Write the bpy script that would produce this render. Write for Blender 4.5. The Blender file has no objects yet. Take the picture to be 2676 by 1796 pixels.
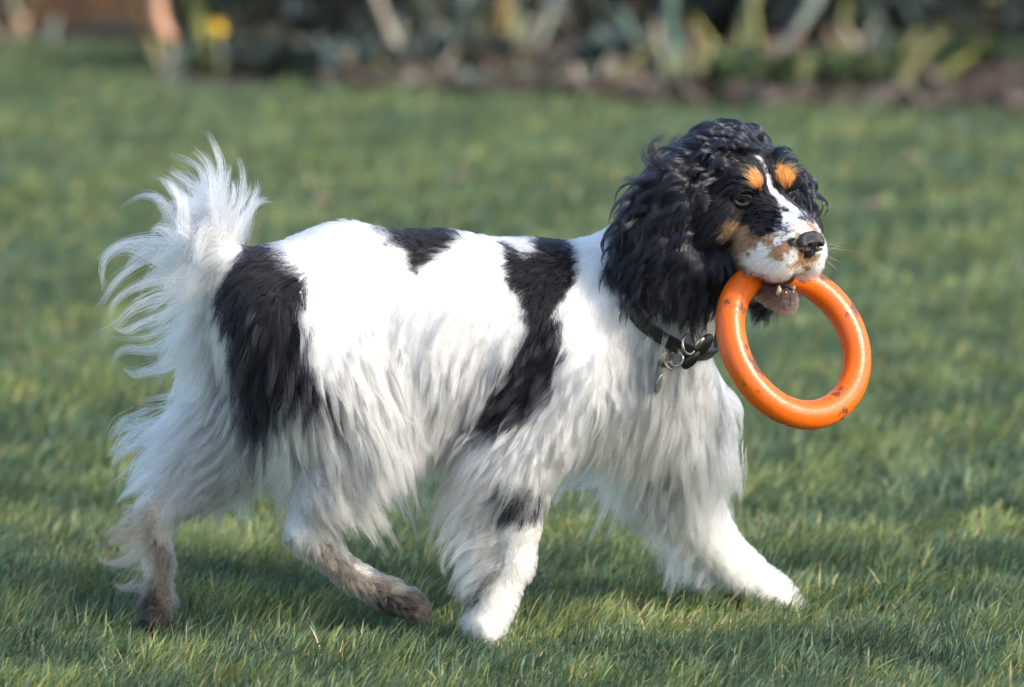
import bpy, math, random
import numpy as np
from mathutils import Vector, Matrix
from mathutils.kdtree import KDTree

rng = np.random.default_rng(7)
random.seed(7)
scene = bpy.context.scene
col = scene.collection
R = math.radians

# ------------------------------------------------------------------ camera
K = 8.07e-5                       # tangent per photograph pixel (2676 px wide)
W0, H0 = 2676, 1796
CAM = np.array([0.0, -5.0, 1.0])
PITCH = 0.1375
cam_data = bpy.data.cameras.new('camera')
cam = bpy.data.objects.new('camera', cam_data); col.objects.link(cam)
cam.location = CAM
cam.rotation_euler = (math.pi/2 - PITCH, 0, 0)
cam_data.sensor_width = 36
cam_data.lens = 36/(K*W0)
cam_data.clip_start = 0.1
cam_data.clip_end = 500
cam_data.dof.use_dof = True
cam_data.dof.focus_distance = 4.93
cam_data.dof.aperture_fstop = 4.1
scene.camera = cam

# ------------------------------------------------------------------ light
SUN_EL, SUN_AZ = 36.0, 62.0       # azimuth: degrees from -Y (towards camera) to +X (right)
sun_dir = np.array([math.cos(R(SUN_EL))*math.sin(R(SUN_AZ)), -math.cos(R(SUN_EL))*math.cos(R(SUN_AZ)), math.sin(R(SUN_EL))])
world = bpy.data.worlds.new('World'); scene.world = world; world.use_nodes = True
wn = world.node_tree
bg = wn.nodes['Background']
sky = wn.nodes.new('ShaderNodeTexSky'); sky.sky_type = 'NISHITA'; sky.sun_disc = False
sky.sun_elevation = R(SUN_EL)
sky.sun_rotation = math.atan2(sun_dir[0], sun_dir[1])
sky.air_density = 1.0; sky.dust_density = 1.5; sky.ozone_density = 1.0
wn.links.new(sky.outputs[0], bg.inputs[0])
bg.inputs[1].default_value = 0.15
sl = bpy.data.lights.new('sun', 'SUN'); sun = bpy.data.objects.new('sun', sl); col.objects.link(sun)
sl.energy = 2.1; sl.angle = R(8.5); sl.color = (1.0, 0.89, 0.74)
sun.rotation_euler = Vector(-sun_dir).to_track_quat('-Z', 'Y').to_euler()
sun.location = (3, -3, 4)
scene.view_settings.view_transform = 'Standard'
scene.view_settings.look = 'None'
scene.view_settings.exposure = 1.14
scene.view_settings.gamma = 1
scene.render.engine = 'CYCLES'
scene.cycles.use_denoising = True
scene.cycles.use_adaptive_sampling = True
scene.cycles.adaptive_threshold = 0.03
scene.cycles.max_bounces = 9
scene.cycles.diffuse_bounces = 4
scene.cycles.glossy_bounces = 6
scene.cycles.transmission_bounces = 8
scene.cycles.transparent_max_bounces = 8
scene.cycles.sample_clamp_indirect = 6
scene.cycles_curves.shape = 'RIBBONS'
scene.cycles_curves.subdivisions = 2

# ------------------------------------------------------------------ helpers
cp, sp_ = math.cos(PITCH), math.sin(PITCH)
FW = np.array([0, cp, -sp_]); UP = np.array([0, sp_, cp]); RT = np.array([1.0, 0, 0])
def P(px, py, Y=0.0):
    d = FW + (px-W0/2)*K*RT - (py-H0/2)*K*UP
    t = (Y-CAM[1])/d[1]
    return CAM + d*t
def G(px, py, Z=0.0):             # the ground point seen at a pixel
    d = FW + (px-W0/2)*K*RT - (py-H0/2)*K*UP
    t = (Z-CAM[2])/d[2]
    return CAM + d*t
def proj(p):
    q = p - CAM
    dep = q@FW
    return (q@RT)/dep/K + W0/2, H0/2 - (q@UP)/dep/K
PXM = 4.07e-4                     # metres per photograph pixel near the dog

def norm(v):
    return v/np.maximum(np.linalg.norm(v, axis=-1, keepdims=True), 1e-9)

def tag(o, label=None, cat=None, group=None, kind=None):
    if label: o['label'] = label
    if cat: o['category'] = cat
    if group: o['group'] = group
    if kind: o['kind'] = kind
    return o
def empty(name, loc, rz=0):
    o = bpy.data.objects.new(name, None); col.objects.link(o)
    o.location = loc; o.rotation_euler.z = rz; o.empty_display_size = 0.05
    return o
def mesh_obj(name, verts, faces, mat=None, parent=None, smooth=True):
    me = bpy.data.meshes.new(name)
    me.from_pydata([tuple(v) for v in verts], [], [tuple(f) for f in faces])
    if smooth:
        me.polygons.foreach_set('use_smooth', np.ones(len(me.polygons), dtype=bool))
    me.update()
    if mat: me.materials.append(mat)
    o = bpy.data.objects.new(name, me); col.objects.link(o)
    put(o, parent)
    return o
def put(o, parent):
    if parent is not None:
        o.parent = parent
        o.matrix_parent_inverse = WM(parent).inverted()
def WM(o):
    m = Matrix.LocRotScale(o.location, o.rotation_euler, o.scale)
    if o.parent: m = WM(o.parent) @ o.matrix_parent_inverse @ m
    return m
def vcol(o, name, c):
    at = o.data.attributes.new(name, 'FLOAT_COLOR', 'POINT')
    a = np.ones((len(c), 4), dtype=np.float32); a[:, :3] = c
    at.data.foreach_set('color', a.ravel())

class NT:
    def __init__(s, name):
        s.m = bpy.data.materials.new(name); s.m.use_nodes = True
        s.t = s.m.node_tree; s.n = s.t.nodes; s.l = s.t.links
        s.out = s.n['Material Output']; s.b = s.n['Principled BSDF']
    def new(s, typ, **kw):
        x = s.n.new('ShaderNode'+typ)
        for k, v in kw.items(): setattr(x, k, v)
        return x
    def link(s, a, b): s.l.new(a, b)
def mat_plain(name, c, rough=0.6, metal=0.0, noise=0.0, nscale=40, bump=0.0, spec=0.5, c2=None):
    t = NT(name); b = t.b
    b.inputs['Base Color'].default_value = (*c, 1); b.inputs['Roughness'].default_value = rough
    b.inputs['Metallic'].default_value = metal; b.inputs['Specular IOR Level'].default_value = spec
    if noise or c2:
        tc = t.new('TexCoord'); nz = t.new('TexNoise'); nz.inputs['Scale'].default_value = nscale; nz.inputs['Detail'].default_value = 6
        t.link(tc.outputs['Object'], nz.inputs['Vector'])
        mx = t.new('MixRGB'); rp = t.new('ValToRGB'); rp.color_ramp.elements[0].position = .35; rp.color_ramp.elements[1].position = .68
        t.link(nz.outputs['Fac'], rp.inputs['Fac']); t.link(rp.outputs['Color'], mx.inputs['Fac'])
        cc = c2 or tuple(min(1, x*(1+noise)) for x in c)
        mx.inputs[1].default_value = (*c, 1); mx.inputs[2].default_value = (*cc, 1)
        t.link(mx.outputs[0], b.inputs['Base Color'])
        if bump:
            bp = t.new('Bump'); bp.inputs['Strength'].default_value = bump; bp.inputs['Distance'].default_value = .01
            t.link(nz.outputs['Fac'], bp.inputs['Height']); t.link(bp.outputs['Normal'], b.inputs['Normal'])
    return t.m
def mat_attr(name, attr, rough=0.8, trans=0.0, spec=0.3):
    t = NT(name); at = t.new('Attribute', attribute_name=attr)
    t.link(at.outputs['Color'], t.b.inputs['Base Color'])
    t.b.inputs['Roughness'].default_value = rough; t.b.inputs['Specular IOR Level'].default_value = spec
    if trans:
        tr = t.new('BsdfTranslucent'); t.link(at.outputs['Color'], tr.inputs['Color'])
        mx = t.new('MixShader'); mx.inputs[0].default_value = trans
        t.link(t.b.outputs[0], mx.inputs[1]); t.link(tr.outputs[0], mx.inputs[2]); t.link(mx.outputs[0], t.out.inputs[0])
    return t.m

class Noise:                       # smooth noise as a sum of random waves
    def __init__(s, scale, n=10, seed=0, dim=3):
        r = np.random.default_rng(seed)
        s.k = r.normal(size=(n, dim))*(2*math.pi/scale)*0.8; s.ph = r.uniform(0, 6.28, n); s.n = n
    def __call__(s, p):
        return np.sin(p@s.k.T + s.ph).sum(1)/math.sqrt(s.n/2)

# ------------------------------------------------------------------ signed distance field -> mesh
class Field:
    def __init__(s, lo, hi, h):
        s.lo = np.array(lo, float); s.h = h
        s.n = np.ceil((np.array(hi)-s.lo)/h).astype(int)+1
        s.d = np.full(s.n, 0.06, dtype=np.float32); s.t = np.zeros(s.n, dtype=np.int8)
        s.ax = [s.lo[i]+h*np.arange(s.n[i]) for i in range(3)]
    def box(s, a, b):
        i0 = np.clip(np.floor((a-s.lo)/s.h).astype(int), 0, s.n-1); i1 = np.clip(np.ceil((b-s.lo)/s.h).astype(int)+1, 1, s.n)
        sl = tuple(slice(i0[i], i1[i]) for i in range(3))
        g = np.stack(np.meshgrid(*[s.ax[i][sl[i]] for i in range(3)], indexing='ij'), -1)
        return sl, g
    def put(s, sl, d, k, tg):
        o = s.d[sl]; d = d.astype(np.float32)
        if tg is not None: s.t[sl] = np.where(d < o, tg, s.t[sl])
        h = np.clip(0.5+0.5*(o-d)/k, 0, 1)
        s.d[sl] = o*(1-h)+d*h-k*h*(1-h)
    def cut(s, sl, d, k):
        o = s.d[sl]; d = -d.astype(np.float32)
        h = np.clip(0.5-0.5*(o-d)/k, 0, 1)
        s.d[sl] = o*(1-h)+d*h+k*h*(1-h)
    def cone(s, a, b, ra, rb, k=0.02, tg=0, sy=1.0):
        a = np.array(a, float); b = np.array(b, float); m = max(ra, rb)+0.05
        sl, g = s.box(np.minimum(a, b)-m, np.maximum(a, b)+m)
        sc = np.array([1, 1/sy, 1])
        q = (g-a)*sc; ab = (b-a)*sc
        t = np.clip((q@ab)/max(ab@ab, 1e-12), 0, 1)
        d = np.linalg.norm(q-t[..., None]*ab, axis=-1)-(ra+(rb-ra)*t)
        s.put(sl, d*min(1, sy), k, tg)
    def ell(s, c, r, k=0.01, tg=0, M=None, cut=False):
        c = np.array(c, float); r = np.array(r, float); m = r.max()+0.04
        sl, g = s.box(c-m, c+m)
        q = g-c
        if M is not None: q = q@M          # columns of M are the local axes
        k0 = np.linalg.norm(q/r, axis=-1); k1 = np.linalg.norm(q/(r*r), axis=-1)
        d = k0*(k0-1)/np.maximum(k1, 1e-6)
        if cut: s.cut(sl, d, k)
        else: s.put(sl, d, k, tg)
    def __call__(s, p):
        q = (p-s.lo)/s.h; q = np.clip(q, 0, s.n-1.001); i = q.astype(int); f = q-i
        x, y, z = i.T; fx, fy, fz = f.T; d = s.d
        c00 = d[x, y, z]*(1-fx)+d[x+1, y, z]*fx; c10 = d[x, y+1, z]*(1-fx)+d[x+1, y+1, z]*fx
        c01 = d[x, y, z+1]*(1-fx)+d[x+1, y, z+1]*fx; c11 = d[x, y+1, z+1]*(1-fx)+d[x+1, y+1, z+1]*fx
        return (c00*(1-fy)+c10*fy)*(1-fz)+(c01*(1-fy)+c11*fy)*fz
    def grad(s, p, e=None):
        e = e or s.h
        g = np.stack([s(p+np.eye(3)[i]*e)-s(p-np.eye(3)[i]*e) for i in range(3)], -1)
        return norm(g)
    def tag_at(s, p):
        i = np.clip(np.round((p-s.lo)/s.h).astype(int), 0, s.n-1)
        return s.t[i[:, 0], i[:, 1], i[:, 2]]
    def mesh(s):
        d = s.d; neg = d < 0
        n = np.array(d.shape)-1
        cs = np.zeros(n, dtype=np.int8)
        for a in (0, 1):
            for b in (0, 1):
                for c in (0, 1):
                    cs += neg[a:n[0]+a, b:n[1]+b, c:n[2]+c]
        act = np.argwhere((cs > 0) & (cs < 8))
        idx = -np.ones(n, dtype=np.int64); idx[tuple(act.T)] = np.arange(len(act))
        acc = np.zeros((len(act), 3)); cnt = np.zeros(len(act))
        cor = np.array([(a, b, c) for a in (0, 1) for b in (0, 1) for c in (0, 1)])
        for i in range(8):
            for j in range(i+1, 8):
                if np.abs(cor[i]-cor[j]).sum() != 1: continue
                A = act+cor[i]; B = act+cor[j]
                da = d[tuple(A.T)].astype(float); db = d[tuple(B.T)].astype(float)
                m = (da < 0) != (db < 0)
                t = np.where(m, da/np.where(m, da-db, 1), 0)
                pt = A+(B-A)*t[:, None]
                acc[m] += pt[m]; cnt[m] += 1
        V = s.lo+s.h*(acc/cnt[:, None])
        F = []
        for ax in range(3):
            o1, o2 = [(1, 2), (2, 0), (0, 1)][ax]
            a = [slice(1, -1)]*3; a[ax] = slice(0, -1); b = list(a); b[ax] = slice(1, None)
            na = neg[tuple(a)]; nb = neg[tuple(b)]
            for flip in (False, True):
                e = np.argwhere((na & ~nb) if not flip else (~na & nb))
                off = np.ones(3, int); off[ax] = 0
                e = e+off
                u = np.zeros(3, int); u[o1] = 1; v = np.zeros(3, int); v[o2] = 1
                q = [e-u-v, e-v, e, e-u]
                f = np.stack([idx[tuple(w.T)] for w in q], 1)
                if flip: f = f[:, ::-1]
                F.append(f)
        return V, np.concatenate(F)
def np_mesh(name, V, F, mat=None, parent=None):
    me = bpy.data.meshes.new(name)
    me.vertices.add(len(V)); me.vertices.foreach_set('co', np.asarray(V, np.float32).ravel())
    k = F.shape[1]
    me.loops.add(F.size); me.loops.foreach_set('vertex_index', F.astype(np.int32).ravel())
    me.polygons.add(len(F)); me.polygons.foreach_set('loop_start', np.arange(0, F.size, k, dtype=np.int32))
    me.polygons.foreach_set('use_smooth', np.ones(len(F), dtype=bool))
    me.update(calc_edges=True); me.validate()
    if mat: me.materials.append(mat)
    o = bpy.data.objects.new(name, me); col.objects.link(o); put(o, parent)
    return o

def tube(path, rad, seg=8, closed=False, twist=None):
    path = np.asarray(path, float); n = len(path)
    rad = np.broadcast_to(np.asarray(rad, float), (n,))
    V = []; F = []
    up = np.array([0.13, 0.2, 1.0])
    for i in range(n):
        a = path[(i+1) % n] if (closed or i < n-1) else path[i]
        b = path[(i-1) % n] if (closed or i > 0) else path[i]
        t = norm(a-b); s = norm(np.cross(t, up)); w = np.cross(s, t)
        for j in range(seg):
            an = 2*math.pi*j/seg
            V.append(path[i]+rad[i]*(math.cos(an)*s+math.sin(an)*w))
    m = n if closed else n-1
    for i in range(m):
        for j in range(seg):
            F.append((i*seg+j, i*seg+(j+1) % seg, ((i+1) % n)*seg+(j+1) % seg, ((i+1) % n)*seg+j))
    if not closed:
        F.append(tuple(range(seg))[::-1]); F.append(tuple((n-1)*seg+j for j in range(seg)))
    return V, F

def in_poly(px, py, poly):
    poly = np.asarray(poly, float); inside = np.zeros(len(px), bool); j = len(poly)-1
    for i in range(len(poly)):
        xi, yi = poly[i]; xj, yj = poly[j]
        c = ((yi > py) != (yj > py)) & (px < (xj-xi)*(py-yi)/(yj-yi+1e-12)+xi)
        inside ^= c; j = i
    return inside
# ------------------------------------------------------------------ setting: lawn, bed, fence
def mat_ground():
    t = NT('turf_ground'); tc = t.new('TexCoord')
    n1 = t.new('TexNoise'); n1.inputs['Scale'].default_value = 3.5; n1.inputs['Detail'].default_value = 8
    n2 = t.new('TexNoise'); n2.inputs['Scale'].default_value = 60; n2.inputs['Detail'].default_value = 6
    t.link(tc.outputs['Object'], n1.inputs['Vector']); t.link(tc.outputs['Object'], n2.inputs['Vector'])
    r1 = t.new('ValToRGB'); e = r1.color_ramp.elements
    e[0].position = .3; e[0].color = (.075, .11, .055, 1); e[1].position = .7; e[1].color = (.12, .16, .075, 1)
    r2 = t.new('ValToRGB'); e = r2.color_ramp.elements
    e[0].position = .35; e[0].color = (.030, .024, .014, 1); e[1].position = .6; e[1].color = (.13, .17, .08, 1)
    t.link(n1.outputs['Fac'], r1.inputs['Fac']); t.link(n2.outputs['Fac'], r2.inputs['Fac'])
    mx = t.new('MixRGB'); mx.inputs[0].default_value = .5; t.link(r1.outputs[0], mx.inputs[1]); t.link(r2.outputs[0], mx.inputs[2])
    t.link(mx.outputs[0], t.b.inputs['Base Color']); t.b.inputs['Roughness'].default_value = .95
    bp = t.new('Bump'); bp.inputs['Distance'].default_value = .02; t.link(n2.outputs['Fac'], bp.inputs['Height']); t.link(bp.outputs[0], t.b.inputs['Normal'])
    return t.m
gv = [-150, -40, -12, -6, -3, -1.5, 0, 1.5, 3, 6, 12, 40, 150]
gverts = [(x, y, 0) for y in gv for x in gv]; ng = len(gv)
gf = [(j*ng+i, j*ng+i+1, (j+1)*ng+i+1, (j+1)*ng+i) for j in range(ng-1) for i in range(ng-1)]
tag(mesh_obj('lawn', gverts, gf, mat_ground()), kind='structure')

# edge between lawn and flower bed, read from the photograph
edge_px = [(a_, b_+(14 if a_ < 400 else 32)) for a_, b_ in [(-400, 104), (0, 106), (250, 108), (372, 125), (420, 175), (487, 206), (860, 212), (1338, 229), (1700, 248), (1950, 252), (2250, 268), (2676, 276), (3100, 282)]]
EX, EY = [], []
for a, b in edge_px:
    g = G(a, b); EX.append(g[0]); EY.append(g[1])
EX = np.array(EX); EY = np.array(EY)
def edge_y(x):
    return np.interp(x, EX, EY)+0.05*np.sin(x*9.0)+0.03*np.sin(x*23+1)
FENCE_Y = 8.85

# --- grass
def blades(n, xr, yr, hh, ww, lv, seed, keep=None):
    r = np.random.default_rng(seed)
    x = r.uniform(*xr, n); y = r.uniform(*yr, n)
    if keep is not None:
        m = keep(x, y); x, y = x[m], y[m]; n = len(x)
    p2 = np.stack([x, y], 1)
    tuft = Noise(.16, 14, seed+1, 2)(p2); big = Noise(.7, 10, seed+2, 2)(p2); mid = Noise(.33, 12, 77, 2)(p2)
    h = hh*np.exp(r.normal(size=n)*.28)*(1+.22*tuft+.10*big); h = np.clip(h, hh*.35, hh*2.1)
    phi = r.normal(0.1, .8, n)+.5*Noise(.25, 10, seed+3, 2)(p2)
    lean = np.clip(r.normal(.75, .3, n), .05, 1.5)
    psi = r.uniform(0, math.pi, n)
    w = ww*np.exp(r.normal(size=n)*.25)
    ts = {3: [0, .38, .72, 1], 2: [0, .5, 1]}[lv]
    V = np.zeros((n, 2*lv+1, 3), np.float32)
    for i, t in enumerate(ts):
        ho = h*lean*t**1.7*.8; z = h*t*(1-.28*lean*t)
        cx = x+np.cos(phi)*ho; cy = y+np.sin(phi)*ho
        if i < lv:
            wd = w*(1-.25*t)*.5
            for s, k in ((-1, 0), (1, 1)):
                V[:, 2*i+k] = np.stack([cx+s*np.cos(psi)*wd, cy+s*np.sin(psi)*wd, z-.002*(i == 0)], 1)
        else:
            V[:, 2*lv] = np.stack([cx, cy, z], 1)
    f = []
    for i in range(lv-1): f += [(2*i, 2*i+1, 2*i+3), (2*i, 2*i+3, 2*i+2)]
    f.append((2*lv-2, 2*lv-1, 2*lv))
    F = (np.arange(n)[:, None, None]*(2*lv+1)+np.array(f)[None]).reshape(-1, 3)
    # colours: blue-green, mid green, yellow-green, straw
    c = np.array([.122, .192, .104])[None]*np.ones((n, 1))
    k = r.random(n); yl = np.clip(.28+.16*tuft+.24*mid+.10*big+.10*(y < .2), .02, .85)
    c = np.where((k < yl)[:, None], np.array([.205, .250, .088]), c)
    c = np.where((k > .90)[:, None], np.array([.160, .240, .160]), c)
    st = r.random(n) < np.clip(.045+.04*mid, .01, .2)
    c = np.where(st[:, None], np.array([.42, .35, .17]), c)
    c = c*np.exp(r.normal(size=(n, 1))*.22+.10*mid[:, None]+.08*tuft[:, None])
    return V.reshape(-1, 3), F, np.repeat(c, 2*lv+1, 0)
on_lawn = lambda x, y: y < edge_y(x)-.02
vis = lambda m: (lambda x, y: (np.abs(x) < .112*(5+y)+m) & on_lawn(x, y))
Bs = [blades(150000, (-1.2, 1.2), (-.75, .75), .024, .0018, 3, 11, vis(.45)),
      blades(95000, (-1.5, 1.5), (.75, 2.8), .029, .0030, 2, 12, vis(.5)),
      blades(130000, (-2.4, 2.4), (2.8, 8.8), .034, .0055, 2, 13, vis(.6)),
      blades(60000, (-5, 5), (-3, 8.8), .045, .010, 2, 14, lambda x, y: on_lawn(x, y) & ~vis(.45)(x, y))]
o = 0; VV, FF, CC = [], [], []
for v, f, c in Bs:
    VV.append(v); FF.append(f+o); CC.append(c); o += len(v)
grass_mat = mat_attr('grass_blade', 'gcol', .5, .35, .35)
gr = np_mesh('grass', np.concatenate(VV), np.concatenate(FF), grass_mat)
vcol(gr, 'gcol', np.concatenate(CC))
tag(gr, 'short green lawn grass with yellowish tufts leaning right', 'grass', kind='stuff')

# --- flower bed
bx = np.linspace(-7, 7, 141)
bv, bf = [], []
for i, x in enumerate(bx):
    e = float(edge_y(np.array([x]))[0])
    for j in range(12):
        t = j/11; y = e+(FENCE_Y-.06-e)*t
        z = .008+.012*min(1, t*4)+.006*math.sin(x*7+j*1.9)+.005*math.sin(x*17-j*3.1)
        bv.append((x, y, max(.005, z) if j else -.02))
for i in range(len(bx)-1):
    for j in range(11):
        bf.append((i*12+j, (i+1)*12+j, (i+1)*12+j+1, i*12+j+1))
bed_mat = mat_plain('bed_soil', (.032, .026, .022), .95, noise=0, nscale=22, bump=.8, c2=(.085, .065, .052))
tag(mesh_obj('flower_bed', bv, bf, bed_mat), kind='structure')
def bed_z(x, y): return .045

def leafmesh(n, cx, cy, cz, size, seed, colors, flat=.35, asp=.55):
    """n single curled leaves with their own place, turn and colour"""
    r = np.random.default_rng(seed)
    L = size*np.exp(r.normal(size=n)*.3); Wd = L*asp
    prof = [(-.5, 0), (-.2, .42), (.15, .5), (.5, 0)]
    V = []; 
    a = r.uniform(0, 6.28, n); tilt = r.normal(0, flat, (n, 2)); curl = r.normal(.12, .15, n)
    loc = np.stack([(-.5*L), (-.2*L), (-.2*L), (.15*L), (.15*L), (.5*L)], 1)
    wid = np.stack([0*Wd, -.42*Wd, .42*Wd, -.5*Wd, .5*Wd, 0*Wd], 1)
    zz = curl[:, None]*L[:, None]*np.array([.6, .25, .25, .25, .25, .7])[None]
    X = loc; Y = wid; Z = zz+loc*np.sin(tilt[:, :1])+wid*np.sin(tilt[:, 1:])
    ca, sa = np.cos(a)[:, None], np.sin(a)[:, None]
    V = np.stack([cx[:, None]+X*ca-Y*sa, cy[:, None]+X*sa+Y*ca, cz[:, None]+Z], -1).reshape(-1, 3)
    f = np.array([(0, 1, 2), (1, 3, 4), (1, 4, 2), (3, 5, 4)])
    F = (np.arange(n)[:, None, None]*6+f[None]).reshape(-1, 3)
    colors = np.array(colors); c = colors[r.integers(0, len(colors), n)]*np.exp(r.normal(size=(n, 1))*.25)
    return V, F, np.repeat(c, 6, 0)
leaf_mat = mat_attr('leaf', 'lcol', .55, .25, .4)
r = np.random.default_rng(3)
n = 6500
lx = r.uniform(-.46, 4, n); ly = edge_y(lx)+np.abs(r.normal(.0, .7, n))-.06; m = ly < FENCE_Y-.1; lx, ly = lx[m], ly[m]
V, F, C = leafmesh(len(lx), lx, ly, np.full(len(lx), .018)+r.random(len(lx))*.02, .05, 5, [(.17, .115, .09), (.20, .14, .11), (.12, .075, .06), (.22, .17, .14), (.08, .06, .05), (.10, .11, .06), (.12, .15, .11)], .5)
lo = np_mesh('leaf_litter', V, F, leaf_mat); vcol(lo, 'lcol', C)
tag(lo, 'dry brown fallen leaves covering the flower bed soil', 'leaf litter', kind='stuff')

# --- wooden fence behind the bed
fence = empty('wooden_fence', (0, FENCE_Y, 0))
tag(fence, 'brown wooden fence of upright boards behind the flower bed', 'fence')
wood_m = []
for i, c in enumerate([(.16, .085, .04), (.20, .11, .05), (.12, .062, .032), (.22, .13, .055)]):
    t = NT('fence_wood'); tc = t.new('TexCoord'); mp = t.new('Mapping'); mp.inputs['Scale'].default_value = (30, 30, 2.5)
    nz = t.new('TexNoise'); nz.inputs['Scale'].default_value = 2; nz.inputs['Detail'].default_value = 7
    t.link(tc.outputs['Object'], mp.inputs[0]); t.link(mp.outputs[0], nz.inputs['Vector'])
    mx = t.new('MixRGB'); mx.inputs[1].default_value = (*[q*.45 for q in c], 1); mx.inputs[2].default_value = (*c, 1)
    t.link(nz.outputs['Fac'], mx.inputs[0]); t.link(mx.outputs[0], t.b.inputs['Base Color']); t.b.inputs['Roughness'].default_value = .8
    wood_m.append(t.m)
def boxv(x0, x1, y0, y1, z0, z1, b=.004):
    V = [(x0, y0+b, z0), (x0+b, y0, z0), (x1-b, y0, z0), (x1, y0+b, z0), (x1, y1, z0), (x0, y1, z0)]
    V = V+[(a, b_, z1) for a, b_, _ in V]
    F = [(i, (i+1) % 6, 6+(i+1) % 6, 6+i) for i in range(6)]+[(5, 4, 3, 2, 1, 0), (6, 7, 8, 9, 10, 11)]
    return V, F
bw = .125; shared = {}
for i in range(100):
    x = -6.4+i*(bw+.004); k = int(r.integers(0, 4)); 
    if k not in shared:
        V, F = boxv(0, bw, 0, .018, 0, 1.75)
        b = mesh_obj('board', V, F, wood_m[k], None, False); shared[k] = b.data
    else:
        b = bpy.data.objects.new('board', shared[k]); col.objects.link(b)
    b.location = (x, FENCE_Y+float(r.normal(0, .003)), .02+float(r.normal(0, .008)))
    put(b, fence)
for i in range(8):
    V, F = boxv(-6.3+i*1.8, -6.2+i*1.8, FENCE_Y+.07, FENCE_Y+.17, 0, 1.7)
    mesh_obj('post', V, F, wood_m[2], fence, False)
for z in (.35, 1.35):
    V, F = boxv(-6.4, 6.5, FENCE_Y+.026, FENCE_Y+.066, z, z+.09)
    mesh_obj('rail', V, F, wood_m[0], fence, False)

# --- strap-leaved plants in the bed
def strap(base, top, width, curve=0.0, n=9, beyond=1.0):
    base = np.array(base); top = np.array(top)
    d = top-base; path = []
    side = norm(np.cross(d, np.array([0, 1.0, 0])))
    V, F = [], []
    for i in range(n):
        t = i/(n-1)*beyond
        c = base+d*t+side*curve*math.sin(min(1, t/beyond)*math.pi)*.5
        w = width*.5*(1-.05*t)*(1 if i < n-2 else (.7 if i == n-2 else .12))
        yv = np.array([.25, .9, 0])*w*.35
        V += [c-side*w, c+yv*.6, c+side*w, c-yv*.4]
    for i in range(n-1):
        a = i*4; b = a+4
        for j in range(4): F.append((a+j, a+(j+1) % 4, b+(j+1) % 4, b+j))
    F.append((0, 1, 2, 3)[::-1]); F.append(tuple((n-1)*4+j for j in range(4)))
    return V, F
MC = {}
def lm(key, c, c2=None):
    if key not in MC: MC[key] = mat_plain('leaf_'+key, c, .5, nscale=14, c2=c2 or tuple(x*.7 for x in c))
    return MC[key]
PALE, YG, OLIVE = ('pale_green', (.28, .32, .20)), ('yellow_green', (.30, .31, .07)), ('olive', (.29, .27, .10))
BEIGE, OCHRE, BG, GG = ('beige', (.36, .31, .23)), ('ochre', (.22, .15, .045)), ('blue_green', (.09, .17, .13)), ('grey_green', (.34, .39, .33))
PEACH, BRN = ('peach', (.62, .33, .20)), ('brown', (.24, .15, .09))
plants = [
 ('pale green leaf blade with a peach withered tip beside the yellow flower', [((492, 214), (440, 95), PALE, 20, 1.0), ((440, 98), (412, -40), PEACH, 42, 1.0), ((462, 208), (396, 100), YG, 26, 1.1)]),
 ('upright yellow-green leaf plant rising behind the yellow flower', [((548, 206), (526, 10), YG, 38, 2.2), ((604, 200), (572, 20), OLIVE, 30, 2.2)]),
 ('olive leaf slanting up to the right of the yellow flower', [((622, 196), (722, 50), OLIVE, 26, 2.4)]),
 ('beige withered stalk leaning left above the dog\'s back', [((1092, 226), (1008, 20), BEIGE, 26, 2.2), ((1070, 222), (1000, 190), BRN, 20, 1.0)]),
 ('thick ochre stem standing upright above the middle of the dog', [((1306, 178), (1326, 0), OCHRE, 44, 2.4)]),
 ('pale grey-green leaf slanting right beside the ochre stem', [((1392, 140), (1470, -10), GG, 28, 2.2), ((1400, 150), (1350, 60), BRN, 18, 1.4)]),
 ('blue-green upright leaf above the head of the dog', [((1768, 240), (1764, 10), BG, 30, 2.2), ((1700, 244), (1665, 150), BRN, 20, 1.2)]),
 ('yellow-olive leaf pair slanting right above the dog\'s head', [((1826, 240), (1856, 130), YG, 26, 1.2), ((1902, 176), (1985, -10), OLIVE, 32, 2.2)]),
 ('long grey-green leaf slanting far right beyond the dog\'s head', [((2004, 204), (2150, 0), GG, 30, 2.2), ((2010, 262), (2000, 190), BEIGE, 30, 1.0)]),
 ('brown dry stalk leaning left below the long grey-green leaf', [((2112, 254), (2066, 140), BEIGE, 24, 1.1)]),
 ('beige bent dry leaf beside the dog\'s topknot', [((1566, 262), (1502, 172), BEIGE, 28, 1.1), ((1580, 240), (1600, 150), BEIGE, 22, 1.1)]),
 ('brown curved stalk near the right end of the bed', [((2264, 210), (2180, 100), BRN, 24, 1.3)]),
 ('grey-green leaf low in the bed at the far right', [((2344, 242), (2420, 150), OLIVE, 22, 1.6), ((2540, 190), (2640, 150), GG, 22, 1.3)]),
 ('peach dry leaf standing in front of the fence at far left', [((42, 112), (66, 40), PEACH, 44, 1.0)]),
 ('pale green blade in the bed left of the ochre stem', [((1180, 200), (1130, 40), BG, 26, 2.0), ((1250, 180), (1265, 100), YG, 24, 1.4)]),
]
def tint(k): return lm(k[0], k[1])
rp = np.random.default_rng(21)
XC = [PALE, OLIVE, BEIGE, BRN, GG, BG, YG, BEIGE]
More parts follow.
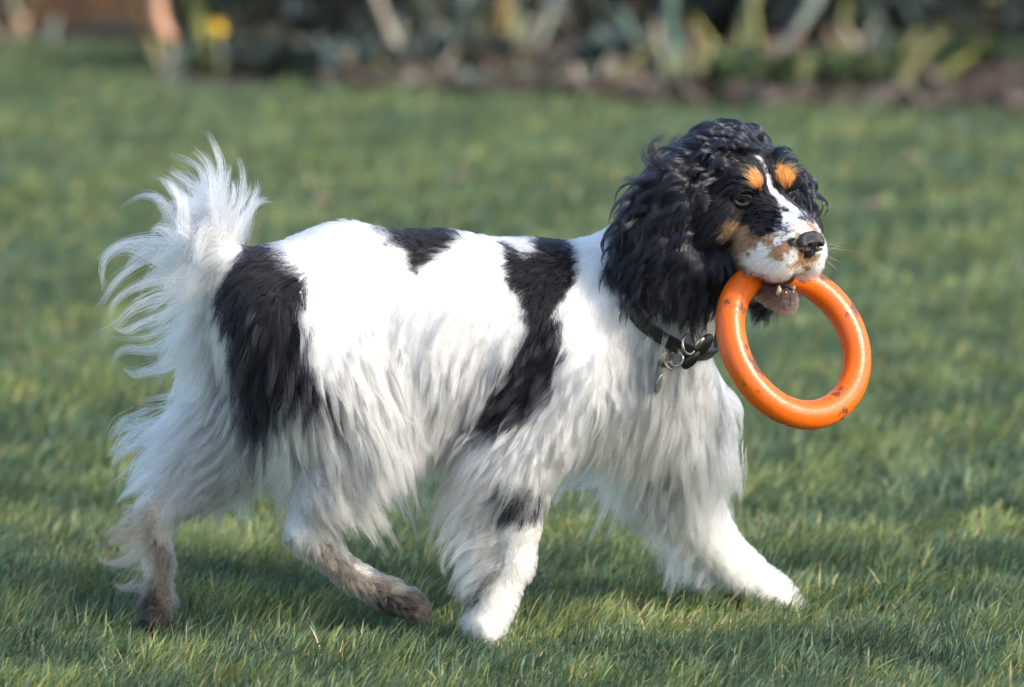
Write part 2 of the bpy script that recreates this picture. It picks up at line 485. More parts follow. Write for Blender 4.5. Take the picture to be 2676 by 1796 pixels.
for lab, strokes in plants:
    (x0_, y0_), w0_ = strokes[0][0], 18
    for _ in range(5):
        bx_ = x0_+rp.normal(0, 45); by_ = y0_+rp.uniform(-25, 12)
        if by_ < 112: by_ = 112+rp.uniform(0, 8)
        strokes = strokes+[((bx_, by_), (bx_+rp.normal(0, 60), by_-rp.uniform(60, 190)), XC[int(rp.integers(0, 8))], rp.uniform(12, 24), rp.uniform(.9, 1.3))]
    b0 = G(*strokes[0][0])
    root = empty('strap_leaved_plant', (b0[0], b0[1], 0))
    tag(root, lab, 'plant', 'strap-leaved plants in the flower bed')
    for (bp_, tp, c, w, bey) in strokes:
        bs = G(*bp_) if bp_[1] > 100 else P(bp_[0], bp_[1], b0[1])
        tpw = P(tp[0], tp[1], bs[1]+.02)
        bs = np.array(bs); bs[2] -= .01
        V, F = strap(bs, tpw, w*1e-3, curve=.03, beyond=bey)
        mesh_obj('leaf', V, F, tint(c), root)
# daffodil flower
fb = G(572, 226); root = empty('daffodil', (fb[0], fb[1], 0))
tag(root, 'small yellow daffodil flower low in the bed at left', 'flower')
fc = P(566, 78, fb[1]-.03)
V, F = tube([fb, fb*.5+fc*.5+np.array([.006, 0, 0]), fc+np.array([0, .015, 0])], [.005, .0045, .004], 8); mesh_obj('stem', V, F, tint(PALE), root)
ym = lm('yellow_petal', (.75, .46, .012), (.85, .56, .02))
for k in range(6):
    a = k*math.pi/3; d = np.array([math.cos(a), 0, math.sin(a)]); q = np.array([-math.sin(a), 0, math.cos(a)])
    V = [fc, fc+d*.012+q*.009, fc+d*.026-np.array([0, .004, 0]), fc+d*.012-q*.009, fc+np.array([0, .003, 0]), fc+d*.013+np.array([0, .004, 0])]
    mesh_obj('petal', V, [(0, 1, 2), (0, 2, 3), (4, 5, 1), (5, 2, 1), (5, 4, 3), (5, 3, 2)], ym, root)
V, F = tube([fc+np.array([0, .002, 0]), fc-np.array([0, .012, 0]), fc-np.array([0, .022, 0])], [.009, .010, .014], 12); mesh_obj('trumpet', V, F, ym, root)

# --- low evergreen shrubs
def shrub(px, py, rad, hgt, n, seed, cols, lab, size=.055):
    b = G(px, py); r = np.random.default_rng(seed)
    root = empty('evergreen_shrub', (b[0], b[1], 0)); tag(root, lab, 'shrub', 'low shrubs at the back of the bed')
    a = r.uniform(0, 6.28, n); q = np.sqrt(r.random(n))*rad; z = .05+hgt*r.random(n)**.8*(1-.4*(q/rad)**2)
    x = b[0]+q*np.cos(a); y = np.minimum(b[1]+q*np.sin(a)*.6, FENCE_Y-.05)
    V, F, C = leafmesh(n, x, y, z, size, seed+1, cols, .9, .5)
    f = np_mesh('foliage', V, F, leaf_mat, root); vcol(f, 'lcol', C)
    for i in range(5):
        an = i*1.3+r.random(); e = np.array([b[0]+rad*.6*math.cos(an), min(b[1]+rad*.35*math.sin(an), FENCE_Y-.06), hgt*.85])
        p0 = np.array([b[0]+.02*math.cos(an), b[1]+.02*math.sin(an), 0.0])
        V, F = tube([p0, p0*.55+e*.45+np.array([0, 0, .03]), e], [.008, .006, .003], 6); mesh_obj('stem', V, F, lm('twig', (.08, .05, .035)), root)
BGc = [(.045, .080, .062), (.085, .13, .115), (.12, .155, .165), (.030, .045, .038), (.14, .12, .09), (.17, .155, .10)]
GRc = [(.05, .09, .04), (.08, .13, .05), (.03, .06, .03), (.14, .15, .06)]
shrub(800, 190, .42, .42, 900, 31, BGc, 'dark blue-green shrub behind the olive leaf and above the dog\'s rump')
shrub(960, 170, .34, .40, 700, 32, BGc, 'dark shrub behind the beige withered stalk')
shrub(1200, 130, .34, .45, 700, 33, BGc, 'dark blue-green shrub behind the ochre stem')
shrub(1620, 120, .36, .45, 700, 34, BGc, 'dark shrub rising between the pale slanting leaf and the blue-green leaf')
shrub(1860, 110, .30, .45, 500, 35, GRc, 'mid green shrub behind the yellow-olive leaf pair')
shrub(2080, 105, .30, .45, 500, 36, BGc, 'dark shrub behind the long grey-green leaf')
shrub(2320, 130, .40, .38, 750, 37, BGc, 'blue-green shrub behind the brown curved stalk')
shrub(640, 120, .26, .45, 450, 38, GRc, 'green shrub behind the yellow daffodil')
shrub(2600, 110, .40, .5, 700, 39, [(.02, .025, .012), (.03, .04, .015), (.07, .07, .02)], 'very dark shrub at the right edge of the bed')
shrub(700, 215, .16, .07, 260, 51, BGc, 'small blue-green plant at the lawn edge left of the dark shrubs', .04)
shrub(930, 225, .16, .07, 260, 52, BGc, 'small blue-green plant at the lawn edge by the beige stalk', .04)
shrub(1650, 215, .16, .07, 260, 53, BGc, 'small blue-green plant between the beige bent leaf and the blue-green leaf', .045)
shrub(1960, 265, .14, .07, 240, 54, GRc, 'small green plant at the lawn edge behind the dog\'s head', .04)
shrub(2200, 262, .16, .07, 260, 55, GRc, 'small green plant at the lawn edge right of the dog\'s head', .04)
shrub(2500, 215, .18, .07, 260, 56, GRc, 'small yellowish green plant among the dry leaves at right', .04)
shrub(1200, 205, .16, .07, 260, 57, BGc, 'small blue-green plant in front of the ochre stem', .04)
shrub(3000, 120, .5, .5, 600, 40, GRc, 'mid green shrub right of the very dark shrub')
shrub(-260, 90, .4, .5, 500, 41, GRc, 'green shrub against the fence left of the lawn tongue')

# --- single dry leaves lying on the lawn
for px, py, sz, lab in ((1204, 528, .05, 'pinkish dry leaf lying on the lawn behind the dog\'s back'), (838, 592, .055, 'pale beige dry leaf just above the dog\'s rump on the lawn'),
                        (2282, 600, .05, 'pinkish dry leaf on the lawn right of the dog\'s nose'), (2362, 480, .04, 'beige dry leaf on the lawn beyond the dog\'s head')):
    g = G(px, py)
    prof = [(-.5, 0), (-.3, .25), (0, .36), (.3, .22), (.5, 0), (.3, -.22), (0, -.36), (-.3, -.25)]
    top = [(g[0]+a*sz, g[1]+b*sz*1.1, .045+.012*abs(b)*2+.01*a) for a, b in prof]; bot = [(x, y, z-.0012) for x, y, z in top]
    F = [tuple(range(8)), tuple(range(15, 7, -1))]+[(i, i+8, (i+1) % 8+8, (i+1) % 8) for i in range(8)]
    o_ = mesh_obj('fallen_leaf', top+bot, F, lm('dry_leaf', (.42, .29, .23)), None, False)
    tag(o_, lab, 'leaf', 'dry leaves on the lawn')
# ------------------------------------------------------------------ dog: body
dog = empty('dog', (0.0, -0.03, 0.0))
tag(dog, 'black and white spaniel with curly black ears trotting across the lawn', 'dog')
T_BODY, T_LEG, T_TAIL, T_SKULL, T_MUZ, T_EARN, T_EARF, T_JAW = range(1, 9)
px2m = PXM
def Yb(px): return (px-1500)*7.0e-5          # the trunk stands a little aslant: rump nearer the camera
def S(px, py, dy=0.0): return P(px, py, Yb(px)+dy)
body = Field((-0.50, -0.25, -0.03), (0.42, 0.22, 0.60), 0.003)
def chain(pts, k=0.02, tg=T_BODY, sy=1.0):
    for (a, b) in zip(pts[:-1], pts[1:]):
        body.cone(S(a[0], a[1], a[2]), S(b[0], b[1], b[2]), a[3]*px2m, b[3]*px2m, k, tg, sy)
# trunk
chain([(712, 790, 0, 128), (900, 775, 0, 168), (1150, 835, 0, 208), (1400, 875, 0, 226), (1560, 870, 0, 205)], 0.02, T_BODY, 0.82)
chain([(1560, 850, 0, 180), (1680, 760, -.02, 150), (1810, 560, -.04, 105)], 0.03, T_BODY, 0.9)      # neck
chain([(1690, 990, 0, 150), (1740, 830, -.02, 105)], 0.03, T_BODY, 1.0)                               # breast and throat
chain([(1690, 1000, 0.03, 150), (1775, 1080, .05, 118)], 0.03, T_BODY, 1.0)
chain([(900, 880, 0, 150), (1060, 900, 0, 178), (1250, 930, 0, 190)], 0.03, T_BODY, 0.8)              # belly
chain([(960, 1040, -.035, 80), (1080, 1000, -.03, 100)], 0.05, T_BODY)                                # flank fold
# near hind leg
chain([(715, 830, -.035, 118), (840, 1000, -.045, 122), (940, 1110, -.052, 84)], 0.05, T_BODY)
chain([(940, 1110, -.065, 80), (850, 1280, -.06, 56), (795, 1395, -.055, 36), (920, 1505, -.055, 27), (1010, 1555, -.055, 34)], 0.012, T_LEG)
chain([(1010, 1555, -.055, 34), (1080, 1580, -.055, 28)], 0.008, T_LEG)
for dy, e in ((-.075, 0), (-.062, 12), (-.049, 12), (-.036, 0)):
    chain([(1030+e, 1565, dy, 20), (1080+e, 1590, dy, 17)], 0.004, T_LEG)
# far hind leg
chain([(720, 860, .03, 110), (640, 1060, .045, 105), (600, 1160, .045, 88)], 0.025, T_BODY)
chain([(600, 1160, .045, 80), (480, 1270, .045, 56), (402, 1345, .04, 35), (418, 1470, .04, 24), (414, 1580, .04, 29), (428, 1640, .04, 36)], 0.012, T_LEG)
for dy, e in ((.018, 0), (.033, 8), (.047, 8), (.061, 0)):
    chain([(412, 1610, dy, 20), (440+e, 1662, dy, 17)], 0.004, T_LEG)
# near fore leg
chain([(1500, 1010, -.05, 122), (1320, 1215, -.065, 92)], 0.03, T_BODY)
chain([(1320, 1215, -.065, 88), (1340, 1370, -.068, 56), (1342, 1470, -.068, 42), (1298, 1570, -.07, 38), (1268, 1640, -.075, 46)], 0.012, T_LEG)
for dy, e in ((-.094, 0), (-.082, 8), (-.068, 8), (-.056, 0)):
    chain([(1268, 1640, dy, 20), (1282+e, 1668, dy, 18)], 0.004, T_LEG)
# far fore leg
chain([(1760, 1080, .06, 122), (1735, 1270, .07, 92)], 0.03, T_BODY)
chain([(1735, 1270, .07, 88), (1840, 1400, .072, 64), (1930, 1490, .074, 50), (2010, 1550, .075, 44), (2050, 1572, .075, 38)], 0.012, T_LEG)
for dy, e in ((.054, 0), (.068, 10), (.082, 10), (.096, 0)):
    chain([(2035, 1565, dy, 20), (2075+e, 1588, dy, 17)], 0.004, T_LEG)
# tail
chain([(650, 730, 0, 45), (590, 680, 0, 34), (552, 625, .005, 28), (548, 575, .01, 20), (560, 540, .012, 12)], 0.015, T_TAIL)

neck_d = body.d.copy()                      # trunk and neck alone, for fitting the collar
# head, in its own frame: f forward (muzzle), s to the dog's left (away from the camera), u up; millimetres from between the eyes
YAW, HP = R(35), R(12)
hf = np.array([math.sin(YAW)*math.cos(HP), -math.cos(YAW)*math.cos(HP), -math.sin(HP)])
hs = np.array([math.cos(YAW), math.sin(YAW), 0.0])
hu = norm(np.cross(hs, hf)); hu = hu if hu[2] > 0 else -hu
HM = np.stack([hf, hs, hu], 1)
H0_ = P(1992, 508, -0.075)
def HD(f, s, u): return H0_ + (f*hf+s*hs+u*hu)*1e-3
def to_head(p): return ((p-H0_)@HM)*1e3
def hell(c, r, k=8, tg=T_SKULL, cut=False): body.ell(HD(*c), np.array(r)*1e-3, k*1e-3, tg, HM, cut)
def hcone(a, b, ra, rb, k=8, tg=T_SKULL): body.cone(HD(*a), HD(*b), ra*1e-3, rb*1e-3, k*1e-3, tg)
hell((-52, 0, 6), (60, 48, 40), 20)
for s in (-1, 1):
    hell((-4, 23*s, 14), (20, 18, 17), 10)                 # brows
    hell((-22, 38*s, -26), (34, 24, 32), 14)               # cheeks
hcone((0, 0, -18), (66, 0, -24), 29, 21, 10, T_MUZ)
hell((78, 0, -27), (14, 19, 14), 8, T_MUZ)
for s in (-1, 1):
    hcone((28, 17*s, -40), (70, 14*s, -40), 22, 18, 9, T_MUZ)    # flews
    hell((58, 19*s, -55), (26, 12, 16), 8, T_MUZ)
    hell((34, 25*s, -54), (24, 10, 18), 8, T_MUZ)
hell((66, 0, -52), (14, 15, 14), 8, T_MUZ)
hcone((-30, 0, -66), (10, 0, -84), 26, 19, 12, T_JAW)
hcone((10, 0, -86), (64, 0, -96), 17, 11.5, 8, T_JAW)
for s in (-1, 1):
    hell((3, 29*s, -1), (8, 11, 8), 4, cut=True)             # eye sockets
    hell((8, 29*s, 9), (7, 12, 4.5), 3)                    # upper lids
# ears
for pts, tg, sy in (([(-50, -46, 8, 20), (-46, -60, -22, 32), (-48, -66, -54, 44), (-56, -68, -80, 40), (-64, -68, -90, 32)], T_EARN, 0.45),
                    ([(-46, 48, 6, 18), (-44, 62, -25, 26), (-46, 60, -70, 30), (-44, 56, -104, 26)], T_EARF, 0.5)):
    for a, b in zip(pts[:-1], pts[1:]):
        body.cone(HD(*a[:3]), HD(*b[:3]), a[3]*1e-3, b[3]*1e-3, 0.008, tg, sy)
BV, BF = body.mesh()

# ---- coat colours
def f2s(pts): return [(x*1.1455, y*1.1455) for x, y in pts]
BLACK_POLYS = [f2s(p) for p in (
    [(545, 590), (610, 568), (625, 575), (640, 615), (675, 640), (690, 690), (680, 760), (690, 820), (720, 860), (735, 900), (770, 930), (785, 975),
     (740, 965), (690, 945), (650, 935), (600, 985), (560, 975), (540, 930), (530, 850), (520, 780), (500, 740), (500, 660)],
    [(820, 505), (930, 500), (1045, 520), (1035, 555), (1000, 578), (972, 600), (945, 622), (935, 590), (930, 575), (880, 555), (850, 535)],
    [(1140, 580), (1160, 575), (1175, 597), (1215, 590), (1230, 570), (1205, 535), (1302, 540), (1310, 600), (1300, 660), (1265, 710), (1262, 760),
     (1277, 820), (1270, 870), (1240, 920), (1190, 955), (1150, 990), (1110, 985), (1100, 930), (1130, 870), (1175, 820), (1195, 760), (1190, 700), (1165, 650), (1145, 610)],
    [(1150, 1135), (1170, 1122), (1215, 1125), (1215, 1160), (1190, 1168), (1160, 1160)])]
WHITE = np.array([0.86, 0.845, 0.81]); CREAM = np.array([0.74, 0.66, 0.52]); BLACK = np.array([0.0055, 0.0055, 0.0080])
TAN = np.array([0.42, 0.17, 0.045]); BROWN = np.array([0.20, 0.105, 0.055]); MUD = np.array([0.030, 0.024, 0.021]); DIRTY = np.array([0.19, 0.14, 0.10])
nzA = Noise(0.035, 12, 1); nzB = Noise(0.012, 12, 2); nzC = Noise(0.09, 10, 3)
def side_px(p): return proj(p)
def coat_color(p, tg, jit=0.0):
    """colour of the coat at surface points p (n,3)"""
    n = len(p)
    px, py = proj(p)
    px = px+6*nzA(p)+4*nzB(p)+rng.normal(size=n)*jit; py = py+6*nzA(p[:, ::-1])+4*nzB(p[:, ::-1])+rng.normal(size=n)*jit
    near = p[:, 1] < Yb(px)+np.where((px < 760) & (py > 820), -0.012, 0.035)
    c = np.tile(WHITE, (n, 1))
    blk = np.zeros(n, bool)
    for poly in BLACK_POLYS: blk |= in_poly(px, py, poly)
    blk &= near
    far = ~near & (nzC(p) > 0.9) & (p[:, 2] > .2) & (px > 800) & (px < 1450); blk |= far
    cream = np.clip((0.30-p[:, 2])/0.25+0.25*nzA(p), 0, 1)*0.35
    c = c*(1-cream[:, None])+CREAM*cream[:, None]
    c[blk] = BLACK
    leg = tg == T_LEG
    # dirt on the feet: hind feet muddy, the fore feet nearly clean
    hind = (px < 1150)
    mud = np.clip((py-1310)/150+0.32*nzA(p)+.2*nzB(p), 0, 1)*hind
    c = np.where((leg & hind)[:, None], c*(1-0.9*mud[:, None])+DIRTY*.42*0.9*mud[:, None], c)
    mud2 = np.clip(np.where(px < 600, (py-1550)/60+(422-px)/50, (py-1530)/60+(px-1000)/110)+0.4*nzA(p), 0, 1)*hind*leg
    c = c*(1-mud2[:, None])+MUD*mud2[:, None]
    pawback = leg & ~hind & (px < 1268) & (py > 1520) & (py < 1585)
    c[pawback] = MUD
    # head
    h = to_head(p); f, s, u = h.T
    hd = (tg >= T_SKULL)
    jf = 1.6*nzB(p)+rng.normal(size=n)*jit*0.15
    hc = np.tile(BLACK, (n, 1))
    muz = hd & ((tg == T_MUZ) | (tg == T_SKULL) | (tg == T_JAW))
    blaze_w = np.interp(f, [-30, -10, 15, 40, 60, 90], [0.9, 1.3, 2.4, 8, 17, 24])+jf
    top = u > -16-0.1*f
    bl = muz & (np.abs(s) < blaze_w) & (f > -34) & (u > -45)
    hc[bl] = WHITE
    FB = np.interp(u, [-62, -48, -40, -10], [20, 36, 50, 62])
    fw = muz & (f > FB+2*jf)
    hc[fw & (tg != T_JAW)] = WHITE
    tanC = muz & (tg != T_JAW) & (u < -24-0.25*(f-20)+jf) & (f > 6) & (f <= FB+2*jf) & ~bl
    hc[tanC] = BROWN*1.5
    for sg in (-1, 1):
        dd = ((s-20*sg)/10.5)**2+((u-21)/10)**2+((f-8)/20)**2
        hc[muz & (dd+0.12*jf < 1)] = TAN
    dn = (f-78)**2/260+(s)**2/420+(u+34)**2/420+0.35*jf
    hc[muz & (dn < 1) & (tg == T_MUZ)] = BROWN*1.7
    hc[muz & (tg == T_MUZ) & (f > 46) & (f < 78) & (u > -16) & (nzA(p*1.7)+.7*nzB(p) > .55) & (s > -6)] = BLACK*4
    hc[muz & (tg == T_MUZ) & (f > 52) & (s < -6) & (u < -22) & (u > -46) & (nzA(p*1.5+.3)+.5*nzB(p) > .25)] = BROWN*1.9
    spk = muz & (f > 35) & (u > -34) & (nzB(p*1.3) > 1.0) & (tg == T_MUZ)
    hc[spk] = BLACK*3
    hc[(tg == T_JAW)] = np.array([.17, .115, .10])*np.where(u[tg == T_JAW] < -99, 1.5, np.where(u[tg == T_JAW] < -92, .8, .45))[:, None]
    hc[(tg == T_JAW) & (f < 8)] = DIRTY*1.3
    c = np.where(hd[:, None], hc, c)
    return c

skin_mat = mat_attr('dog_skin', 'coat', 0.85, 0, 0.1)
bt = body.tag_at(BV)
bo = np_mesh('body', BV, BF, skin_mat, dog)
bc = coat_color(BV, bt)
hh = to_head(BV)
mouth = ((bt == T_JAW) & (hh[:, 2] > -86) & (np.abs(hh[:, 1]) < 12)) | ((bt == T_MUZ) & (hh[:, 2] < -46) & (np.abs(hh[:, 1]) < 10) & (hh[:, 0] < 60))
bc[mouth] = (0.05, 0.022, 0.022)
vcol(bo, 'coat', bc)
# ------------------------------------------------------------------ dog: fur
def mat_hair(name, rough=0.42, rad=0.55, coat=0.0):
    t = NT(name); t.n.remove(t.b)
    at = t.new('Attribute', attribute_name='fcol')
    h = t.new('BsdfHairPrincipled', model='CHIANG', parametrization='COLOR')
    h.inputs['Roughness'].default_value = rough; h.inputs['Radial Roughness'].default_value = rad
    h.inputs['Coat'].default_value = coat; h.inputs['IOR'].default_value = 1.42 if coat == 0 else 1.55; h.inputs['Random Roughness'].default_value = 0.2
    t.link(at.outputs['Color'], h.inputs['Color'])
    t.link(h.outputs[0], t.out.inputs[0])
    return t.m
fur_mat = mat_hair('fur'); curl_mat = mat_hair('curly_black_hair', 0.20, 0.35, 0.5)
def curves_obj(name, X, Rd, C, mat, parent):
    n, m, _ = X.shape
    cu = bpy.data.hair_curves.new(name)
    cu.add_curves([m]*n)
    cu.position_data.foreach_set('vector', np.ascontiguousarray(X, np.float32).ravel())
    ra = cu.attributes.get('radius') or cu.attributes.new('radius', 'FLOAT', 'POINT')
    ra.data.foreach_set('value', np.ascontiguousarray(Rd, np.float32).ravel())
    a = np.ones((n*m, 4), np.float32); a[:, :3] = C.reshape(-1, 3)
    ca = cu.attributes.new('fcol', 'FLOAT_COLOR', 'POINT'); ca.data.foreach_set('color', a.ravel())
    cu.materials.append(mat)
    o = bpy.data.objects.new(name, cu); col.objects.link(o); put(o, parent)
    return o
# surface samples
tri = np.concatenate([BF[:, [0, 1, 2]], BF[:, [0, 2, 3]]])
tv = BV[tri]; tarea = 0.5*np.linalg.norm(np.cross(tv[:, 1]-tv[:, 0], tv[:, 2]-tv[:, 0]), axis=1)
tcen = tv.mean(1); ttag = body.tag_at(tcen); tpx, tpy = proj(tcen); tnrm = norm(np.cross(tv[:, 1]-tv[:, 0], tv[:, 2]-tv[:, 0]))
if (np.sum(tnrm*body.grad(tcen), 1) < 0).mean() > .5: tnrm = -tnrm
def sample(n, w):
    p = tarea*w; p = p/p.sum()
    i = rng.choice(len(tri), n, p=p)
    a = rng.random((n, 2)); fl = a.sum(1) > 1; a[fl] = 1-a[fl]
    v = tv[i]
    return v[:, 0]+a[:, :1]*(v[:, 1]-v[:, 0])+a[:, 1:]*(v[:, 2]-v[:, 0])
def rot(ang): return np.stack([np.cos(np.radians(ang)), np.zeros_like(ang), -np.sin(np.radians(ang))], -1)
class Flow:
    def __init__(s, ctl, sig=110):
        c = np.array(ctl, float); s.xy = c[:, :2]; s.v = rot(c[:, 2]); s.len = c[:, 3]*1e-3; s.sig = sig
    def w(s, p):
        px, py = proj(p)
        d = ((px[:, None]-s.xy[:, 0])**2+(py[:, None]-s.xy[:, 1])**2)/(2*s.sig**2)
        d -= d.min(1, keepdims=True)
        w = np.exp(-d); return w/w.sum(1, keepdims=True)
    def __call__(s, p):
        w = s.w(p); return norm(w@s.v), w@s.len
def grow(X0, flow, seg, length=None, lift=25, gravity=0.0, bend=0.35, off=0.004, clump=(0, 0.0), cpow=1.3, wave=(0, 0.02), frizz=0.0, lenvar=0.25, dirvar=0.15, d0=None):
    n = len(X0); nr = body.grad(X0)
    v, L = flow(X0) if callable(flow) else (np.tile(flow, (n, 1)), None)
    if length is not None: L = np.broadcast_to(np.asarray(length, float), (n,))
    L = L*np.exp(rng.normal(size=n)*lenvar*0.8); L = np.minimum(L, np.median(L)*2.6)
    if d0 is not None: v = d0
    v = norm(v+rng.normal(size=(n, 3))*dirvar)
    tn = v-nr*np.sum(v*nr, 1, keepdims=True)
    lf = np.radians(np.broadcast_to(np.asarray(lift, float), (n,))*np.exp(rng.normal(size=n)*0.3))[:, None]
    d = norm(norm(tn+1e-4)*np.cos(lf)+nr*np.sin(lf))
    X = [X0.copy()]; p = X0.copy(); st = (L/seg)[:, None]; D = [d]
    gv = np.array([0, 0, -1.0])
    for i in range(seg):
        fl = v if d0 is not None or not callable(flow) else flow(p)[0]
        d = norm(d*(1-bend)+fl*bend+gv*gravity*(i+1)/seg)
        p = p+d*st
        sd = body(p); tgt = off*min(1, (i+1)/seg*1.5)
        m = sd < tgt
        if m.any():
            g = body.grad(p[m]); p[m] += g*(tgt-sd[m])[:, None]
        X.append(p.copy()); D.append(d)
    X = np.stack(X, 1); D = np.stack(D, 1)
    t = np.linspace(0, 1, seg+1)
    guide = np.arange(n)
    if clump[0] and n > clump[0]:
        gi = rng.choice(n, clump[0], replace=False)
        kd = KDTree(len(gi))
        for j, g in enumerate(gi): kd.insert(X0[g], j)
        kd.balance()
        guide = np.array([gi[kd.find(q)[1]] for q in X0])
        w = (clump[1]*t**cpow)[None, :, None]*np.clip(1+0.3*rng.normal(size=(n, 1, 1)), 0.2, 1.15)
        X = X*(1-w)+(X[guide]+(X0-X0[guide])[:, None, :]*0.25)*w
    if wave[0]:
        sidev = norm(np.cross(D, nr[:, None, :])); upv = np.cross(sidev, D)
        cph = rng.uniform(0, 6.28, n)[guide]; lam = wave[1]*np.exp(rng.normal(size=n)*0.2)[guide]
        am = wave[0]*np.exp(rng.normal(size=n)*0.35)[guide]
        arc = t[None, :]*L[:, None]
        ph = cph[:, None]+2*math.pi*arc/lam[:, None]+rng.normal(size=(n, 1))*0.35
        env = np.minimum(1, t*2.2)[None, :]*am[:, None]
        X = X+sidev*(env*(np.sin(ph)-np.sin(cph)[:, None]*0.3))[..., None]+upv*(env*0.7*np.cos(ph))[..., None]
    if frizz:
        X = X+rng.normal(size=X.shape)*frizz*t[None, :, None]
    return X, L, guide
def taper(n, seg, r, pw=0.8): 
    t = np.linspace(0, 1, seg+1); return np.tile(r*(1-0.85*t**2.2), (n, 1))*np.exp(rng.normal(size=(n, 1))*0.2)
def ccol(base, seg, tip=None, tipmix=0.0, var=0.17):
    n = len(base); c = np.repeat(base[:, None, :], seg+1, 1)
    if tip is not None:
        t = np.linspace(0, 1, seg+1)[None, :, None]
        tm = (np.broadcast_to(np.asarray(tipmix, float), (n,))*np.clip((base.max(1)-.05)/.2, 0, 1))[:, None, None]
        c = c*(1-tm*t**1.5)+np.asarray(tip)*tm*t**1.5
    return np.clip(c*np.exp(rng.normal(size=(n, 1, 1))*var), 0, 0.9)

BODYFLOW = Flow([
 (720, 680, 160, 22), (870, 610, 168, 14), (1100, 640, 165, 15), (1300, 660, 160, 15), (1480, 660, 150, 17),
 (850, 720, 110, 26), (1000, 750, 105, 24), (1200, 780, 125, 24), (1400, 800, 112, 22), (1540, 780, 95, 22),
 (680, 800, 100, 34), (650, 950, 95, 46), (720, 1050, 92, 50), (600, 760, 110, 36),
 (820, 850, 78, 36), (900, 950, 68, 46), (980, 1050, 65, 50), (900, 1120, 75, 52), (1000, 1150, 62, 45), (850, 1230, 80, 40),
 (1060, 900, 88, 40), (1150, 1000, 105, 48), (1250, 900, 118, 34), (1250, 1080, 115, 50), (1380, 950, 118, 30), (1350, 1100, 128, 46),
 (1500, 950, 112, 22), (1450, 1080, 118, 28), (1550, 1100, 115, 34),
 (1650, 950, 102, 42), (1620, 1100, 112, 48), (1750, 1050, 95, 46), (1700, 1200, 115, 42), (1850, 1100, 85, 42), (1880, 1220, 82, 40),
 (1330, 1250, 112, 30), (1250, 1250, 125, 40), (1350, 1400, 100, 10), (1330, 1500, 105, 6), (1270, 1620, 95, 4),
 (1750, 1300, 75, 24), (1850, 1420, 55, 13), (1950, 1500, 45, 8), (2050, 1570, 25, 5),
 (830, 1350, 100, 17), (800, 1420, 75, 11), (900, 1490, 42, 7), (1040, 1570, 20, 11),
 (560, 1100, 150, 44), (450, 1250, 140, 26), (400, 1380, 105, 10), (415, 1500, 95, 6), (420, 1620, 88, 7),
 (1620, 760, 110, 24), (1700, 850, 105, 34), (1780, 760, 110, 26)], 75)
nearw = np.where(tnrm[:, 1] < 0.15, 1.0, 0.22)
isbody = np.isin(ttag, (T_BODY, T_LEG, 0)).astype(float)
hidden_by_ear = 1.0
# short coat
SEG = 6
X0 = sample(128000, isbody*nearw*np.where(ttag == T_LEG, 1.7, 1.0))
fv, fl = BODYFLOW(X0); tg0 = body.tag_at(X0)
X, L, gd = grow(X0, BODYFLOW, SEG, lift=np.where(tg0 == T_LEG, 9, 16), gravity=0.10, bend=0.35, off=0.005, clump=(6500, 0.55), cpow=1.1, wave=(0.0012, 0.03), frizz=0.0006)
base = coat_color(X0+fv*(fl*0.5)[:, None]*(tg0 != T_LEG)[:, None], tg0, 5)
curves_obj('coat', X, taper(len(X), SEG, 0.00018), ccol(base, SEG, CREAM, 0.12), fur_mat, dog)

def group(name, spec, n, seg, mat=None, parent=dog, **kw):
    """long fringe: roots in a picture polygon on one side of the body"""
    Xs, Rs, Cs = [], [], []
    for g in spec:
        poly, side, nn, ctl = g['poly'], g.get('side', 'any'), g['n'], g['ctl']
        w = in_poly(tpx, tpy, poly).astype(float)
        ymid = Yb(tpx)+g.get('ymid', 0)
        if side == 'near': w *= tcen[:, 1] < ymid
        if side == 'far': w *= tcen[:, 1] > ymid
        if 'tags' in g: w *= np.isin(ttag, g['tags'])
        if w.sum() == 0: print('EMPTY GROUP', name, poly); continue
        X0 = sample(nn, w)
        fw_ = Flow(ctl, g.get('sig', 70))
        X, L, gd = grow(X0, fw_, seg, lift=g.get('lift', 25), gravity=g.get('grav', .2), bend=g.get('bend', .4), off=g.get('off', .008),
                        clump=(max(3, int(nn/g.get('per', 30))), g.get('clump', .86)), cpow=g.get('cpow', .9), wave=g.get('wave', (.0030, .075)),
                        frizz=g.get('frizz', .0005), lenvar=g.get('lv', .3), dirvar=g.get('dv', .14))
        if 'col' in g: base = np.tile(np.array(g['col']), (nn, 1))
        else:
            v_, l_ = fw_(X0); base = coat_color(X0+v_*(l_*.6)[:, None], body.tag_at(X0), 6)
        Xs.append(X); Rs.append(taper(nn, seg, g.get('r', .00016)))
        Cs.append(ccol(base, seg, g.get('tip', CREAM), g.get('tm', .3)*np.clip(rng.random(nn)*1.6, 0, 1)))
    if Xs: return curves_obj(name, np.concatenate(Xs), np.concatenate(Rs), np.concatenate(Cs), mat or fur_mat, parent)
rect = lambda x0, y0, x1, y1: [(x0, y0), (x1, y0), (x1, y1), (x0, y1)]
